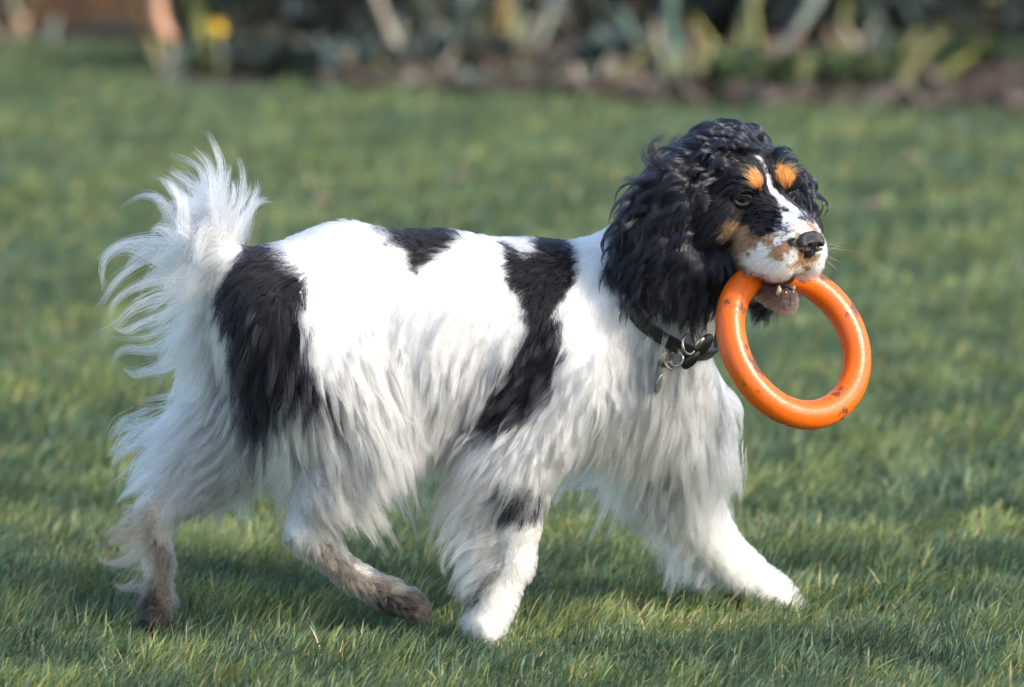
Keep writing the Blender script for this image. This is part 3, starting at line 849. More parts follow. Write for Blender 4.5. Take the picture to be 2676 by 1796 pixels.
# trousers and thigh fringe, belly, chest
group('thigh_fringe', [
  dict(poly=rect(600, 820, 760, 1150), side='near', n=5200, ctl=[(640, 850, 98, 62), (650, 1000, 98, 75), (720, 1100, 92, 70)], grav=.25),
  dict(poly=[(870, 900), (1060, 980), (1040, 1190), (900, 1200)], side='near', n=6500, ctl=[(900, 950, 75, 68), (1000, 1080, 72, 62), (980, 1180, 62, 44)], grav=.2, lift=22),
  dict(poly=[(760, 1080), (960, 1100), (930, 1290), (790, 1300)], side='near', n=6000, ctl=[(800, 1120, 86, 58), (900, 1150, 62, 60), (860, 1250, 52, 46)], grav=.12, lift=24, tm=.45),
  dict(poly=rect(790, 1230, 930, 1380), side='near', n=1500, ctl=[(850, 1250, 75, 34), (860, 1350, 62, 26)], grav=.15, lift=26, tip=DIRTY, tm=.7),
], 0, 9)
group('trouser_feathering', [
  dict(poly=rect(480, 880, 720, 1160), side='far', ymid=-.01, n=6500, ctl=[(600, 930, 118, 72), (560, 1000, 140, 85), (540, 1080, 158, 88), (480, 1150, 160, 70)], grav=.22, lift=20, bend=.3),
  dict(poly=rect(470, 1060, 700, 1290), side='any', ymid=0, n=6500, ctl=[(620, 1120, 120, 55), (560, 1100, 158, 76), (480, 1200, 158, 50), (640, 1240, 105, 42), (560, 1300, 100, 30)], grav=.16, lift=20),
  dict(poly=rect(350, 1290, 470, 1450), side='any', n=260, col=DIRTY*1.3, ctl=[(400, 1310, 138, 62), (385, 1400, 138, 56)], grav=.12, lift=34, wave=(.005, .06), tip=BROWN*1.5, tm=.95, per=34, clump=.92),
  dict(poly=rect(360, 1500, 460, 1600), side='any', n=500, ctl=[(400, 1550, 130, 22)], grav=.2, lift=24, tip=MUD, tm=.9),
], 0, 10)
group('belly_fringe', [
  dict(poly=rect(980, 960, 1500, 1140), side='near', n=8500, ctl=[(1020, 1050, 84, 42), (1120, 1060, 108, 44), (1250, 1080, 114, 52), (1400, 1090, 120, 52)], grav=.28, lift=16),
  dict(poly=rect(960, 960, 1500, 1140), side='far', n=1500, ctl=[(1020, 1050, 90, 50), (1250, 1080, 110, 56)], grav=.3, lift=16, tip=DIRTY, tm=.5),
  dict(poly=rect(1400, 1040, 1720, 1230), side='any', n=5500, ctl=[(1450, 1100, 128, 58), (1560, 1130, 128, 66), (1680, 1180, 125, 58)], grav=.26, lift=18),
], 0, 9)
group('breast_fringe', [
  dict(poly=rect(1590, 860, 1860, 1130), side='near', ymid=.03, n=6500, ctl=[(1620, 900, 104, 60), (1700, 950, 100, 66), (1780, 1000, 92, 66), (1700, 1100, 108, 64)], grav=.22, lift=16, tm=.45),
  dict(poly=rect(1780, 960, 1930, 1250), side='any', n=4200, ctl=[(1840, 1000, 84, 60), (1880, 1100, 82, 84), (1890, 1200, 84, 76)], grav=.3, lift=18),
], 0, 9)
group('foreleg_feathering', [
  dict(poly=[(1225, 1130), (1320, 1150), (1330, 1500), (1280, 1500), (1260, 1300)], side='any', tags=(T_LEG, T_BODY), ymid=0, n=5200, ctl=[(1260, 1180, 128, 62), (1260, 1260, 122, 72), (1290, 1360, 122, 66), (1300, 1470, 118, 46)],
       grav=.12, lift=24, wave=(.004, .07), clump=.85, per=34, tip=DIRTY, tm=.75),
  dict(poly=rect(1230, 1500, 1300, 1620), side='any', n=500, ctl=[(1260, 1560, 118, 26)], grav=.15, lift=28, tip=DIRTY*.7, tm=.8),
  dict(poly=[(1640, 1180), (1760, 1200), (1840, 1420), (1900, 1520), (1780, 1440)], side='any', ymid=0, n=3600, ctl=[(1690, 1260, 112, 48), (1760, 1380, 112, 46), (1840, 1470, 112, 34)], grav=.15, lift=22, tip=DIRTY, tm=.6),
], 0, 10)
group('rump_feathering', [
  dict(poly=rect(560, 720, 650, 980), side='far', ymid=-.005, n=3600, ctl=[(610, 740, 150, 78), (615, 820, 135, 92), (620, 920, 120, 92)], grav=.26, lift=30, bend=.22, dv=.25, col=WHITE),
], 0, 11)
# tail plume
tw = (ttag == T_TAIL).astype(float)
X0 = sample(3000, tw*np.where(tpx < 640, 1, .2))
qx, qy = proj(X0)
u_ = np.clip((720-qy)/190, 0, 1)                       # 0 base .. 1 tip
up_ = rng.random(len(X0)) < u_*0.75
ang = np.where(up_, rng.normal(264, 26, len(X0))+(qx-560)*0.3, rng.normal(180, 34, len(X0))-38*(1-u_))
ln = np.where(up_, rng.uniform(.025, .055, len(X0)), rng.uniform(.04, .085, len(X0)))
gr = np.where(up_, 0.02, 0.34)
Xs, Cs, Rr = [], [], []
for m, g_, wv in ((up_, .0, (.004, .11)), (~up_, .40, (.006, .10))):
    dd = rot(ang[m]); dd[:, 1] += rng.normal(size=m.sum())*.35
    X, L, gd = grow(X0[m], dd[0], 12, length=ln[m], lift=34, gravity=g_, bend=.18, off=.004, clump=(int(m.sum()/52), .93), cpow=.5, wave=wv, frizz=.001, lenvar=.16, dirvar=.1, d0=norm(dd))
    Xs.append(X); Cs.append(ccol(np.tile(WHITE, (m.sum(), 1)), 12, CREAM, .25)); Rr.append(taper(m.sum(), 12, .00018))
curves_obj('tail_plume', np.concatenate(Xs), np.concatenate(Rr), np.concatenate(Cs), fur_mat, dog)

# single locks traced from root to tip; each is a tapering bundle of hairs that starts on the skin
def surf_y(px, py, ydef):
    ys = np.linspace(-.24, .12, 240); pts = np.array([P(px, py, y) for y in ys]); sd = body(pts)
    return float(ys[np.argmax(sd < .003)]) if (sd < .003).any() else ydef
def resample(pts, m):
    pts = np.asarray(pts, float); n = len(pts); out = []
    ext = np.vstack([2*pts[0]-pts[1], pts, 2*pts[-1]-pts[-2]])
    for u in np.linspace(0, n-1-1e-6, m):
        i = int(u); t = u-i; p0, p1, p2, p3 = ext[i:i+4]
        out.append(.5*(2*p1+(p2-p0)*t+(2*p0-5*p1+4*p2-p3)*t*t+(3*p1-p0-3*p2+p3)*t**3))
    return np.array(out)
def locks(name, frame, paths, color, tip, n=42, spread=.007, seg=14, mat=None, y0=None, ydef=-.06, root=None, ysp=.012, tm=.35, r=.00017, thin=1.0):
    ox, oy, sc = frame; Xs, Cs = [], []
    t = np.linspace(0, 1, seg+1)
    for path in paths:
        q = [(ox+sc*a, oy+sc*b) for a, b in path]
        if root is not None: q = [root(q[0])]+q
        Y0 = y0 if y0 is not None else surf_y(q[0][0], q[0][1], ydef)
        Y0 += (rng.random()-.5)*2*ysp*(y0 is not None)
        dY = rng.normal()*ysp
        W = np.array([P(a, b, Y0-.004*min(1, i)+dY*i/len(q)) for i, (a, b) in enumerate(q)])
        g = resample(W, seg+1)
        off = rng.normal(size=(n, 1, 3))*spread*np.array([1, 1, 1])
        sh = (1-t**.75)[None, :, None]*.92+.08
        wob = Noise(.05, 6, int(rng.integers(1e6)))
        cut = rng.uniform(.72, 1.0, n)
        X = np.empty((n, seg+1, 3))
        for k in range(n):
            gg = np.stack([np.interp(t*cut[k], t, g[:, c]) for c in range(3)], 1)
            X[k] = gg
        X = X+off*sh+rng.normal(size=(n, 1, 3))*.0022*t[None, :, None]**1.2
        w = np.stack([wob(X.reshape(-1, 3)+c*.7).reshape(n, seg+1) for c in range(3)], -1)
        X = X+w*.0009*t[None, :, None]
        Xs.append(X); Cs.append(ccol(np.tile(np.asarray(color), (n, 1)), seg, tip, tm, .2))
    X = np.concatenate(Xs)
    return curves_obj(name, X, taper(len(X), seg, r), np.concatenate(Cs), mat or fur_mat, dog)
Z2 = (220, 330, .4912); Z3 = (220, 1050, .4465); Z4 = (1050, 1000, .4707); ZE = (1560, 300, .3697)
TY = Yb(590)
up_locks = [[(690, 560), (720, 300), (720, 180), (690, 90), (620, 20)], [(640, 560), (600, 400), (640, 280), (580, 190), (430, 145)], [(520, 560), (520, 420), (450, 300), (370, 260)],
 [(500, 560), (450, 450), (380, 370), (290, 370), (200, 430)], [(680, 560), (680, 330), (650, 190), (590, 110)], [(740, 560), (740, 350), (760, 260), (770, 200)], [(780, 600), (830, 400), (850, 280), (825, 160)],
 [(800, 600), (880, 430), (920, 350), (930, 280)], [(780, 620), (850, 500), (930, 410), (1000, 410)], [(760, 600), (850, 480), (940, 400), (980, 385)], [(600, 560), (620, 400), (640, 300), (610, 200)],
 [(560, 580), (540, 450), (540, 380), (530, 340)], [(700, 560), (700, 420), (720, 300), (740, 220)], [(650, 560), (660, 400), (690, 280), (670, 160)], [(720, 580), (780, 430), (800, 330), (780, 270)], [(740, 600), (800, 460), (870, 360), (880, 300)]]
left_locks = [[(560, 640), (420, 600), (250, 610), (140, 660), (80, 740)], [(540, 700), (380, 690), (250, 760), (170, 830), (110, 920), (65, 980)], [(520, 740), (350, 680), (220, 640), (120, 700), (100, 800), (115, 890)],
 [(560, 800), (400, 820), (260, 860), (150, 950), (130, 1050)], [(560, 860), (420, 900), (280, 950), (200, 1030), (60, 1110)], [(580, 900), (430, 1000), (300, 1060), (220, 1090), (150, 1050)],
 [(600, 950), (470, 1050), (330, 1120), (130, 1140)], [(540, 620), (440, 560), (390, 545), (340, 600)], [(540, 760), (420, 760), (330, 820), (300, 900)], [(560, 820), (470, 880), (380, 960), (300, 980)],
 [(540, 660), (430, 640), (330, 650), (250, 720), (200, 830)], [(560, 880), (470, 960), (400, 1060), (310, 1090)]]
low_locks = [[(600, 1000), (480, 1120), (340, 1190), (190, 1200), (150, 1270)], [(620, 1050), (500, 1180), (380, 1290), (250, 1310), (190, 1270)],
 [(640, 1100), (560, 1230), (430, 1300), (320, 1330)], [(660, 1100), (640, 1250), (570, 1350), (460, 1370)], [(680, 1150), (600, 1350), (450, 1430), (290, 1450)], [(700, 1150), (620, 1400), (450, 1480), (250, 1500)],
 [(720, 1150), (700, 1350), (640, 1480), (620, 1560)], [(740, 1150), (740, 1350), (700, 1500), (660, 1580)], [(600, 980), (520, 1100), (430, 1180), (300, 1250)], [(640, 1080), (560, 1180), (480, 1240), (360, 1260)],
 [(690, 1120), (650, 1300), (560, 1430), (420, 1490)], [(710, 1140), (680, 1320), (600, 1450), (520, 1530)]]
locks('tail_lock', Z2, up_locks, WHITE, CREAM, 62, .006, y0=TY, root=lambda q: (565+(q[0]-555)*.35, 640))
locks('tail_lock', Z2, left_locks, WHITE, CREAM, 60, .008, y0=TY, root=lambda q: (572, 610+(q[1]-640)*.55))
locks('rump_lock', Z2, low_locks, WHITE, CREAM, 60, .009, y0=TY+.015, root=lambda q: (608, 740+(q[1]-820)*.9))
locks('hock_lock', Z3, [[(400, 560), (300, 640), (200, 720), (90, 780)], [(430, 620), (330, 700), (200, 800), (60, 860)], [(400, 700), (300, 760), (180, 760), (90, 780)], [(360, 820), (260, 910), (150, 945), (70, 900)],
 [(350, 860), (280, 930), (180, 950), (100, 940)], [(330, 1050), (280, 1080), (200, 1090), (150, 1060)], [(420, 660), (330, 780), (250, 850), (190, 880)], [(440, 580), (350, 700), (270, 780), (180, 830)]], DIRTY*1.3, BROWN*.9, 44, .006, ydef=.0, tm=.8)
locks('thigh_lock', Z3, [[(400, 100), (250, 130), (180, 180), (160, 230)], [(420, 180), (280, 200), (190, 270), (120, 330)], [(450, 230), (300, 250), (200, 320), (150, 410)], [(450, 300), (330, 370), (280, 450), (230, 460)],
 [(480, 120), (350, 150), (260, 210), (210, 280)], [(500, 350), (400, 420), (330, 490), (290, 560)]], WHITE, CREAM, 50, .009, ydef=.0)
locks('stifle_lock', Z3, [[(1200, 400), (1350, 480), (1550, 540), (1850, 550)], [(1250, 350), (1450, 440), (1650, 500), (1830, 550)], [(1100, 500), (1180, 600), (1240, 680)], [(1400, 400), (1550, 500), (1620, 600), (1640, 680)],
 [(1300, 500), (1450, 600), (1600, 640)], [(1700, 60), (1800, 250), (1850, 400), (1830, 540)], [(1620, 50), (1720, 220), (1780, 380), (1770, 500)], [(1250, 250), (1330, 420), (1450, 520), (1600, 560)], [(1850, 60), (1950, 150), (1990, 250), (2060, 340)]], WHITE, CREAM*.9, 52, .009, ydef=-.1, tm=.7)
locks('foreleg_lock', Z4, [[(430, 540), (300, 640), (200, 740), (160, 880), (180, 1030)], [(450, 650), (320, 760), (220, 880), (170, 960)], [(500, 740), (360, 820), (260, 900), (220, 1000), (240, 1080)], [(540, 850), (380, 900), (290, 970), (230, 1060)],
 [(540, 900), (420, 970), (310, 1060), (280, 1100)], [(540, 1000), (410, 1060), (340, 1130), (350, 1200)], [(500, 1080), (380, 1150), (290, 1220)], [(480, 600), (330, 720), (240, 820), (210, 920)]], WHITE*.95, DIRTY*1.3, 46, .007, ydef=-.1, tm=.8)
locks('foreleg_lock', Z4, [[(700, 640), (620, 680), (570, 760), (520, 790)], [(690, 620), (590, 600), (490, 650), (420, 700)], [(680, 660), (600, 700), (560, 760), (545, 790)]], BLACK*2, BLACK*3, 40, .004, ydef=-.1)
locks('belly_lock', Z4, [[(1000, 500), (900, 560), (860, 640), (850, 700)], [(1250, 450), (1130, 520), (1010, 570), (940, 590)], [(1350, 420), (1260, 500), (1180, 560), (1120, 600)], [(1450, 330), (1400, 420), (1330, 500), (1280, 540)], [(1560, 300), (1500, 420), (1450, 500), (1380, 540)],
 [(1800, 350), (1840, 480), (1830, 600), (1780, 650)], [(1840, 380), (1870, 500), (1880, 600), (1860, 690)], [(1780, 420), (1790, 540), (1760, 640), (1750, 710)]], WHITE, CREAM, 46, .008, ydef=.02)
locks('ear_lock', ZE, [[(520, 340), (400, 320), (385, 200), (500, 140)], [(480, 350), (350, 330), (335, 250), (350, 190)], [(360, 450), (260, 460), (200, 440), (180, 480)], [(280, 650), (190, 670), (140, 690)], [(600, 180), (540, 200), (500, 235)], [(330, 560), (210, 590), (170, 620)],
 [(500, 330), (430, 300), (420, 200), (460, 150)], [(200, 950), (110, 930), (70, 970)], [(160, 1150), (60, 1240), (30, 1290)], [(640, 1250), (600, 1340), (560, 1390)], [(780, 1250), (700, 1300), (650, 1340)]], BLACK, BLACK*2, 40, .005, mat=curl_mat, ydef=-.08)

# head: face, topknot, ears
HEADFLOW = Flow([
 (1990, 350, 200, 20), (1930, 345, 170, 24), (1870, 380, 150, 28), (1790, 430, 135, 34), (1900, 440, 140, 22), (1960, 400, 200, 14), (2060, 390, 15, 18), (2100, 420, 45, 22),
 (1840, 520, 120, 30), (1880, 580, 120, 22), (1930, 540, 150, 7), (1940, 620, 160, 7), (1960, 680, 150, 9), (2040, 560, 200, 6), (2010, 640, 190, 6), (2100, 600, 210, 5),
 (2040, 700, 130, 8), (2100, 690, 110, 7), (2140, 680, 60, 8), (1990, 460, 250, 6), (2040, 450, 280, 6), (2040, 790, 110, 5), (1980, 780, 120, 8)], 45)
hw = np.isin(ttag, (T_SKULL, T_MUZ, T_JAW)).astype(float)
X0 = sample(17000, hw*np.where(tnrm[:, 1] < .3, 1, .25))
hq = to_head(X0)
eye_near = np.minimum(np.linalg.norm(hq-np.array([8, -29, 0]), axis=1), np.linalg.norm(hq-np.array([8, 29, 0]), axis=1))
keep = (eye_near > 12) & (np.linalg.norm((hq-np.array([90, 0, -27]))/np.array([1.1, 1, .85]), axis=1) > 15)
mth = (body.tag_at(X0) == T_JAW) & (hq[:, 2] > -80) & (np.abs(hq[:, 1]) < 13) | ((body.tag_at(X0) == T_MUZ) & (hq[:, 2] < -50) & (np.abs(hq[:, 1]) < 9))
X0 = X0[keep & ~mth]
X, L, gd = grow(X0, HEADFLOW, 5, lift=14, gravity=.04, bend=.35, off=.002, clump=(1600, .6), wave=(.0005, .015), frizz=.0004)
base = coat_color(X0, body.tag_at(X0), 3)
curves_obj('face_fur', X, taper(len(X), 5, .00019), ccol(base, 5), fur_mat, dog)
# curls
EARFLOW = Flow([(1720, 450, 160, 46), (1640, 520, 128, 48), (1680, 600, 128, 58), (1780, 560, 116, 58), (1860, 580, 95, 50), (1620, 680, 96, 36), (1720, 720, 96, 42), (1830, 720, 84, 46),
 (1900, 720, 60, 36), (1660, 800, 84, 22), (1780, 800, 90, 24), (1900, 660, 60, 32), (2100, 480, 60, 34), (2110, 560, 80, 36), (2080, 700, 95, 36), (2080, 800, 100, 22)], 60)
TOPFLOW = Flow([(1990, 350, 190, 26), (1930, 345, 170, 28), (1870, 380, 150, 32), (1790, 430, 135, 38), (1900, 440, 130, 28), (1850, 520, 115, 34), (2050, 360, 12, 20), (2100, 400, 50, 24), (1740, 520, 140, 36)], 55)
X0 = sample(11000, np.isin(ttag, (T_EARN,))*np.where(tnrm[:, 1] < .35, 1, .3)*1.0)
Xa, L, g1 = grow(X0, EARFLOW, 13, lift=30, gravity=.18, bend=.30, off=.006, clump=(230, .93), cpow=.45, wave=(.0060, .046), frizz=.0005, lenvar=.35, dirvar=.34)
X0b = sample(4500, np.isin(ttag, (T_EARF,)).astype(float))
Xb, L, g2 = grow(X0b, EARFLOW, 13, lift=30, gravity=.16, bend=.32, off=.005, clump=(90, .93), cpow=.42, wave=(.0050, .036), frizz=.0005, lenvar=.3, dirvar=.3)
hq = to_head(tcen)
topw = (ttag == T_SKULL)*(hq[:, 0] < -14-0.5*np.maximum(0, -hq[:, 2]))*(hq[:, 2] > -40)*1.0
X0c = sample(6500, topw)
Xc, L, g3 = grow(X0c, TOPFLOW, 13, lift=26, gravity=.05, bend=.3, off=.004, clump=(170, .93), cpow=.45, wave=(.0056, .042), frizz=.0005, lenvar=.35, dirvar=.28)
def bcol(n): return ccol(np.tile(BLACK, (n, 1)), 13, var=.35)
ears = curves_obj('ear_curls', Xa, taper(len(Xa), 13, .00026), bcol(len(Xa)), curl_mat, dog)
curves_obj('ear_curls', Xb, taper(len(Xb), 13, .00026), bcol(len(Xb)), curl_mat, dog)
curves_obj('topknot_curls', Xc, taper(len(Xc), 13, .00026), bcol(len(Xc)), curl_mat, dog)

# glossy wavy locks over ear and crown: each a bundle of hairs following the lie of the coat in an S-curve
def wavy_locks(name, X0, flow, n, seg, amp, lam, spread, lift, lmul=1.0, parent=dog, coat=False, rad=.0002):
    Xs, Cs = [], []; t = np.linspace(0, 1, seg+1)
    G_, L_, _ = grow(X0, flow, seg, lift=lift, gravity=.10, bend=.30, off=.010, lenvar=.25, dirvar=.22)
    nr = body.grad(X0)
    if coat:
        v_, l_ = flow(X0); CB = coat_color(X0+v_*(l_*.7)[:, None], body.tag_at(X0), 4)
    for k in range(len(X0)):
        g = X0[k]+(G_[k]-X0[k])*lmul; d = norm(np.gradient(g, axis=0)); sv = norm(np.cross(d, nr[k])); uv = np.cross(sv, d)
        ph = rng.uniform(0, 6.28); a = amp*rng.uniform(.6, 1.3); lm_ = lam*rng.uniform(.8, 1.3)
        arc = t*L_[k]*lmul; w = 2*math.pi*arc/lm_+ph; env = np.minimum(1, 2*t)
        g = g+sv*(a*env*np.sin(w))[:, None]+uv*(a*.6*env*np.cos(w)+.004*np.sin(t*math.pi))[:, None]
        off = rng.normal(size=(n, 1, 1))*sv[None]*spread+rng.normal(size=(n, 1, 1))*uv[None]*spread*.55
        cut = rng.uniform(.8, 1, n)
        X = np.stack([np.stack([np.interp(t*c, t, g[:, i]) for i in range(3)], 1) for c in cut])
        X = X+off*((1-t**1.4)*.9+.1)[None, :, None]*np.minimum(1, .45+1.6*t)[None, :, None]
        bc_ = CB[k]*rng.uniform(.86, 1.05) if coat else BLACK*rng.uniform(.8, 2.2)
        Xs.append(X); Cs.append(ccol(np.tile(bc_, (n, 1)), seg, CREAM if coat else None, .5*rng.random(), .15 if coat else .3))
    X = np.concatenate(Xs)
    return curves_obj(name, X, taper(len(X), seg, rad), np.concatenate(Cs), fur_mat if coat else curl_mat, parent)
wE = np.isin(ttag, (T_EARN,))*np.where(tnrm[:, 1] < .1, 1, .1)
wavy_locks('ear_lock', sample(190, wE*1.0), EARFLOW, 42, 16, .0046, .056, .0034, 20, 1.1)
wavy_locks('crown_lock', sample(110, topw*np.where(tnrm[:, 1] < .3, 1, .3)), TOPFLOW, 38, 14, .0032, .054, .0032, 13, 1.15)
wavy_locks('ear_lock', sample(60, (ttag == T_EARF)*1.0), EARFLOW, 34, 14, .0045, .030, .0026, 26, .9)

wS = (ttag == T_BODY)*(tnrm[:, 1] < -.1)*np.clip((tpy-760)/200, 0, 1)*(tpx > 580)
wavy_locks('silky_lock', sample(520, wS*1.0), BODYFLOW, 30, 12, .0022, .085, .0036, 14, 1.35, coat=True, rad=.00016)
# ------------------------------------------------------------------ dog: eyes, nose, teeth, whiskers
def uvsphere(c, r, M=np.eye(3), nu=20, nv=14):
    V = []; F = []
    for i in range(nv+1):
        th = math.pi*i/nv
        for j in range(nu):
            ph = 2*math.pi*j/nu
            V.append(np.array(c)+M@(np.array([math.cos(th), math.sin(th)*math.cos(ph), math.sin(th)*math.sin(ph)])*np.array(r)))
    for i in range(nv):
        for j in range(nu): F.append((i*nu+j, i*nu+(j+1) % nu, (i+1)*nu+(j+1) % nu, (i+1)*nu+j))
    return V, F
eye_mat = mat_attr('eye', 'ecol', .06, 0, .28)
lid_mat = mat_plain('eyelid_skin', (.010, .008, .008), .6)
for s, lab in ((-1, None), (1, None)):
    c = HD(2.5, 29*s, -1)
    gaze = norm(hf*.8+hs*s*.45-hu*.05)
    a1 = norm(np.cross(gaze, np.array([0, 0, 1.0]))); a2 = np.cross(gaze, a1); M = np.stack([gaze, a1, a2], 1)
    V, F = uvsphere(c, (.0088, .0088, .0088), M, 28, 20)
    e = mesh_obj('eye', V, F, eye_mat, dog)
    ca = ((np.array(V)-c)@gaze)/.0088; an = np.degrees(np.arccos(np.clip(ca, -1, 1)))
    C = np.where((an < 20)[:, None], [.004, .003, .003], np.where((an < 44)[:, None], [.060, .018, .009], [.010, .007, .007]))
    vcol(e, 'ecol', C)
    ring = []
    for k in range(24):
        t = 2*math.pi*k/24
        ring.append(c+gaze*(.0062-.001*math.cos(2*t))+a1*math.cos(t)*.0084+a2*math.sin(t)*(.0054))
    V, F = tube(ring, .0027, 8, True)
    mesh_obj('eyelid', V, F, lid_mat, e)
nf = Field(HD(88, 0, -28)-.035, HD(88, 0, -28)+.035, .0011)
def ne(c, r, k=3, cut=False): nf.ell(HD(*c), np.array(r)*1e-3, k*1e-3, 0, HM, cut)
ne((87, 0, -23), (9, 16.5, 10)); ne((86, 0, -34), (8, 8, 9), 4)
for s in (-1, 1):
    ne((89, 9*s, -27), (7.5, 7.5, 8), 3)
for s in (-1, 1):
    ne((98, 6.5*s, -27.5), (7, 3.4, 3.8), 2, True); ne((93, 13*s, -30), (6, 5, 1.6), 2, True)
ne((97, 0, -32), (3, .8, 8), 1.5, True)
V, F = nf.mesh()
nose_mat = mat_plain('wet_nose', (.012, .010, .012), .30, nscale=900, bump=.35, c2=(.020, .017, .02), spec=.6)
np_mesh('nose', V, F, nose_mat, dog)
tooth_mat = mat_plain('tooth', (.62, .52, .36), .25)
for (f, s, u, l) in ((60, -9, -87, 7), (60, 9, -87, 7), (66, -4, -88, 3), (66, 4, -88, 3), (67, 0, -88, 3)):
    V, F = tube([HD(f, s, u-3), HD(f+.5, s*1.04, u+l*.5), HD(f, s*1.08, u+l)], [.0030 if l > 6 else .002, .0022 if l > 6 else .0018, .0006], 8)
    mesh_obj('tooth', V, F, tooth_mat, dog)
V, F = uvsphere(HD(47, 0, -74), (.010, .021, .013), HM)
mesh_obj('gum', V, F, mat_plain('gum', (.045, .018, .018), .25, nscale=200, bump=.2, c2=(.085, .035, .03)), dog)
V, F = uvsphere(HD(6, 0, -80), (.026, .014, .006), HM)
mesh_obj('tongue', V, F, mat_plain('tongue', (.20, .07, .065), .35, nscale=300, bump=.2, c2=(.15, .05, .05)), dog)
# whiskers
Xw = []
for i in range(22):
    s = -1 if i % 2 else 1
    p0 = HD(rng.uniform(56, 76), s*rng.uniform(14, 19), rng.uniform(-50, -30))
    d = norm(hs*s*.8+hf*rng.uniform(.2, .6)+hu*rng.uniform(-.5, .35)); L = rng.uniform(.025, .05)
    t = np.linspace(0, 1, 8)[:, None]
    Xw.append(p0+d*L*t+np.array([0, 0, -1])*(.012*t**2)*rng.uniform(-.6, 1))
Xw = np.array(Xw)
curves_obj('whiskers', Xw, taper(len(Xw), 7, .00016), np.full((len(Xw), 8, 3), .8), fur_mat, dog)
# wet black beard curls under the chin belong to the far ear; a few lip hairs under the jaw
X0 = sample(500, ((ttag == T_JAW)*(to_head(tcen)[:, 2] < -98))*1.0)
X, L, gd = grow(X0, Flow([(2060, 800, 95, 8)], 80), 6, lift=40, gravity=.2, clump=(40, .8), wave=(.001, .02))
curves_obj('chin_hair', X, taper(len(X), 6, .00018), ccol(np.tile(DIRTY*.6, (len(X), 1)), 6), fur_mat, dog)

# claws
claw_m = mat_plain('claw', (.03, .025, .022), .35)
for toes in ([(1080+e, 1590, dy, 1) for dy, e in ((-.075, 0), (-.062, 12), (-.049, 12), (-.036, 0))], [(440+e, 1662, dy, 0) for dy, e in ((.018, 0), (.033, 8), (.047, 8), (.061, 0))],
             [(1282+e, 1668, dy, 0) for dy, e in ((-.094, 0), (-.082, 8), (-.068, 8), (-.056, 0))], [(2075+e, 1588, dy, 1) for dy, e in ((.054, 0), (.068, 10), (.082, 10), (.096, 0))]):
    for (x, y, dy, fl) in toes:
        a = S(x, y-3, dy); b = S(x+22, y+4, dy); c = S(x+34, y+16, dy)
        V, F = tube([a, b, c], [.0034, .0026, .0007], 7); mesh_obj('claw', V, F, claw_m, dog)

# ------------------------------------------------------------------ orange ring
Rr_, rr_ = 195*PXM, 38*PXM
lng = norm(-.574*RT+.819*UP)               # up-left along the ring's long axis in the picture
mdir = norm(.819*RT+.574*UP); tow = -FW
tl = R(38.8)
nrm_ = norm(math.cos(tl)*tow+math.sin(tl)*mdir); m2 = np.cross(nrm_, lng)
mouthp = HD(12, 0, -70)
best = None
for Y in np.linspace(-.22, .05, 109):
    c = P(2074, 898, Y)
    ph = np.linspace(0, 6.283, 240); ci = c+Rr_*(np.cos(ph)[:, None]*lng+np.sin(ph)[:, None]*m2)
    d = np.linalg.norm(ci-mouthp, axis=1).min()
    if best is None or d < best[0]: best = (d, c, Y)
print('RING', best[0], best[2])
rc = best[1]
def mat_ring():
    t = NT('orange_rubber'); b = t.b; tc = t.new('TexCoord')
    n1 = t.new('TexNoise'); n1.inputs['Scale'].default_value = 38; n1.inputs['Detail'].default_value = 8; n1.inputs['Roughness'].default_value = .65
    n2 = t.new('TexNoise'); n2.inputs['Scale'].default_value = 260; n2.inputs['Detail'].default_value = 4
    n3 = t.new('TexNoise'); n3.inputs['Scale'].default_value = 14; n3.inputs['Detail'].default_value = 3
    for n_ in (n1, n2, n3): t.link(tc.outputs['Object'], n_.inputs['Vector'])
    mr = t.new('MapRange'); mr.inputs[1].default_value = .60; mr.inputs[2].default_value = .66; pr = t.new('Math', operation='MULTIPLY_ADD'); t.link(n3.outputs['Fac'], pr.inputs[0]); pr.inputs[1].default_value = .9; pr.inputs[2].default_value = -.43
    ad = t.new('Math', operation='ADD'); t.link(n1.outputs['Fac'], ad.inputs[0]); t.link(pr.outputs[0], ad.inputs[1]); t.link(ad.outputs[0], mr.inputs[0])
    mr2 = t.new('MapRange'); mr2.inputs[1].default_value = .70; mr2.inputs[2].default_value = .76; t.link(n2.outputs['Fac'], mr2.inputs[0])
    mxx = t.new('Math', operation='MAXIMUM'); t.link(mr.outputs[0], mxx.inputs[0]); t.link(mr2.outputs[0], mxx.inputs[1])
    base = t.new('MixRGB'); base.inputs[1].default_value = (.70, .105, .0045, 1); base.inputs[2].default_value = (.78, .145, .009, 1); t.link(n3.outputs['Fac'], base.inputs[0])
    mx = t.new('MixRGB'); t.link(mxx.outputs[0], mx.inputs[0]); t.link(base.outputs[0], mx.inputs[1]); mx.inputs[2].default_value = (.16, .05, .02, 1)
    t.link(mx.outputs[0], b.inputs['Base Color'])
    b.inputs['Roughness'].default_value = .30; b.inputs['Specular IOR Level'].default_value = .5
    bp = t.new('Bump'); bp.inputs['Strength'].default_value = .22; bp.inputs['Distance'].default_value = .002
    t.link(n2.outputs['Fac'], bp.inputs['Height']); t.link(bp.outputs[0], b.inputs['Normal'])
    return t.m
V, F = [], []
NU, NV = 120, 32
for i in range(NU):
    a = 2*math.pi*i/NU; d = math.cos(a)*lng+math.sin(a)*m2
    w = 1+.012*math.sin(3*a+1)
    for j in range(NV):
        b = 2*math.pi*j/NV
        V.append(rc+d*(Rr_*w+rr_*math.cos(b))+nrm_*rr_*math.sin(b))
